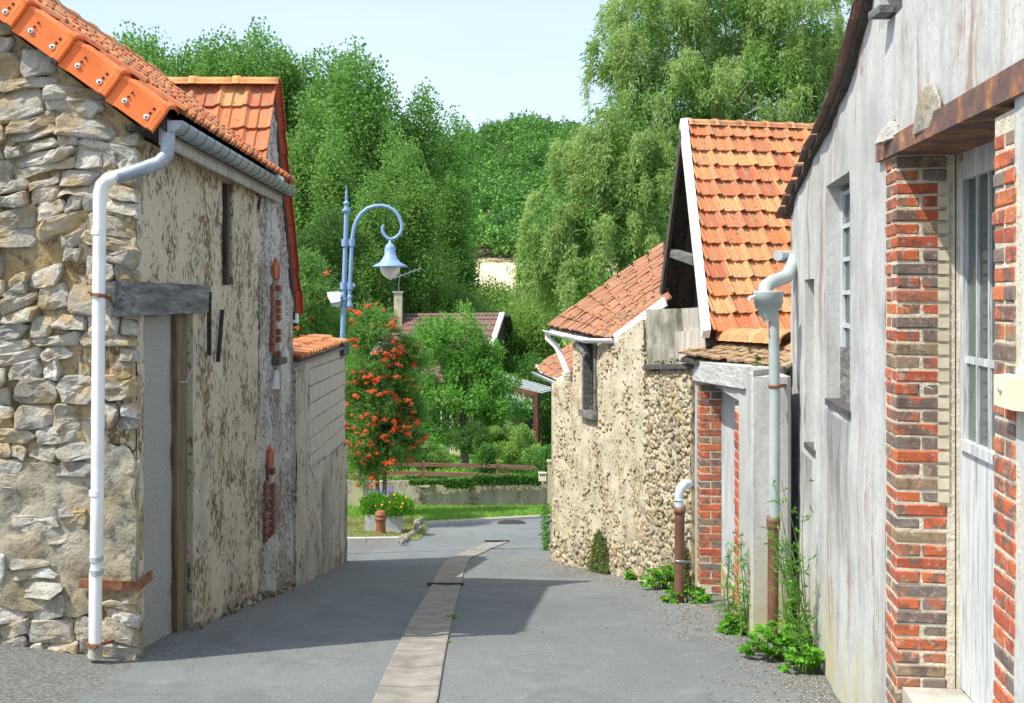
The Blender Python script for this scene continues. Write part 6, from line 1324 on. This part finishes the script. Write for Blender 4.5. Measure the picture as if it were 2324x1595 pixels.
def stalks(px, py, D, H_, n, label, lean, tips, seed):
    r_ = random.Random(seed); b0_ = P(px, py, D); b0_.z = gz(D) ; r = root('tall_weed', b0_, label, 'weed'); mb = MB(); C = []; A = []
    for k in range(n):
        h_ = H_ * r_.uniform(.6, 1); a = lean + r_.uniform(-.14, .10); base = b0_ + V((r_.uniform(-.06, .06), r_.uniform(-.06, .06), 0)); pts = []
        for j in range(9):
            t = j / 8; pts.append(base + V((-a * h_ * t ** 1.3 + .012 * math.sin(t * 9 + k), -.06 * t + .01 * math.cos(t * 7 + k), h_ * t)))
        mb.tube(pts, [.0055 - .0042 * j / 8 for j in range(9)], 5, caps=False)
        for j in range(17):
            t = r_.uniform(.05, .97); i = min(7, int(t * 8)); p = pts[i].lerp(pts[i + 1], t * 8 - i); aa = r_.uniform(0, 6.28); dd = V((math.cos(aa), math.sin(aa), .6)).normalized(); L_ = .05 + .10 * (1 - t) * r_.random(); q = p + dd * L_
            mb.tube([p, q], [.0018, .0010], 3, caps=False)
            for z_ in range(4 if t < .5 else 2): C.append(p.lerp(q, r_.random())); A.append((dd + V((r_.gauss(0, .5), r_.gauss(0, .5), r_.gauss(0, .5)))).normalized())
            if t > tips: mb.lathe([(0, .006), (.005, 0), (0, -.006)], q, 5)
    mb.obj('stems', 'stem_green', r); link('foliage', leaves('foliage', np.array([tuple(c) for c in C]), np.array([tuple(c) for c in A]), .045, .013), 'weed_leaf', r); return r
stalks(1825, 1520, 6.9, 1.25, 8, 'tall flowering weed leaning beside the rusty pipe foot', .12, .55, 1); stalks(1800, 1490, 7.2, .9, 5, 'second tall weed with thin stems between pipe and wall', .14, .6, 5)
stalks(1696, 1430, 8.0, .75, 5, 'thin seeding weed in front of the right brick pier', -.02, .8, 2); stalks(1655, 1395, 9.0, .75, 4, 'thin weed in front of the white door', .0, .8, 3)
weed(1024, 1408, .05, .05, 10, 'tiny green weed rooted at the edge of the drainage channel', leaf=.022, wid=.012); weed(1013, 1462, .03, .03, 7, 'smallest weed tuft beside the drainage channel, nearest the camera', leaf=.018, wid=.01)
# loose gravel and dirt at the wall feet
mb = MB(); pv4 = [([v.co.copy() for v in m_.vertices], [tuple(p.vertices) for p in m_.polygons]) for m_ in [chunk(60, 0 + 1, (1, 1, .7), .25)]]
oct_ = [V(v) for v in ((1, 0, 0), (-1, 0, 0), (0, 1, 0), (0, -1, 0), (0, 0, .7), (0, 0, -.7))]; of_ = [(0, 2, 4), (2, 1, 4), (1, 3, 4), (3, 0, 4), (2, 0, 5), (1, 2, 5), (3, 1, 5), (0, 3, 5)]
def strew(n, fn, s0, s1, mat, name, label):
    mb = MB()
    for k in range(n):
        x, y = fn(); s = rnd.uniform(s0, s1); M = Matrix.Rotation(rnd.uniform(0, 6.28), 3, 'Z'); mb.add([V((x, y, roadz(x, y) + s * .3)) + M @ V((v.x * s * rnd.uniform(.8, 1.3), v.y * s, v.z * s)) for v in oct_], of_)
    mb.obj(name, mat, None, kind='stuff', label=label, cat='gravel')
def rside():
    y = rnd.uniform(5.2, 16); xr = 1.01 + .12 * y if y < 7.8 else 1.196 + .056 * y if y < 11.6 else 1.81 - (y - 11.62) * .267
    return xr - .03 - abs(rnd.gauss(0, .28)), y
def lside(): y = rnd.uniform(7.2, 16); return XW + .02 + abs(rnd.gauss(0, .16)), y
strew(5200, rside, .003, .008, 'grit', 'gravel', 'pale grit strewn along the foot of the right hand walls'); strew(2600, lside, .003, .008, 'grit', 'gravel', 'grit and crumbs along the foot of the left stone house')
strew(1500, rside, .004, .010, 'soil', 'leaf_litter', 'dark dry litter along the right hand walls')
strew(1500, lambda: (rnd.uniform(-2.2, 1.7), rnd.uniform(5, 18)), .0025, .005, 'grit', 'gravel', 'scattered pale chips on the open asphalt')
for k in range(60):   # stones at the foot of the left wall
    y = rnd.uniform(8.2, 12.0); s = rnd.uniform(.012, .03); o = link('footing_stone', protos[k % 8], None, hs, loc=(XW + .02 + rnd.uniform(0, .05), y, gz(y) + rnd.uniform(-.01, .10) ** 1)); o.scale = (s, s * 1.3, s); o.rotation_euler = (rnd.random() * 6, 0, rnd.random() * 6)
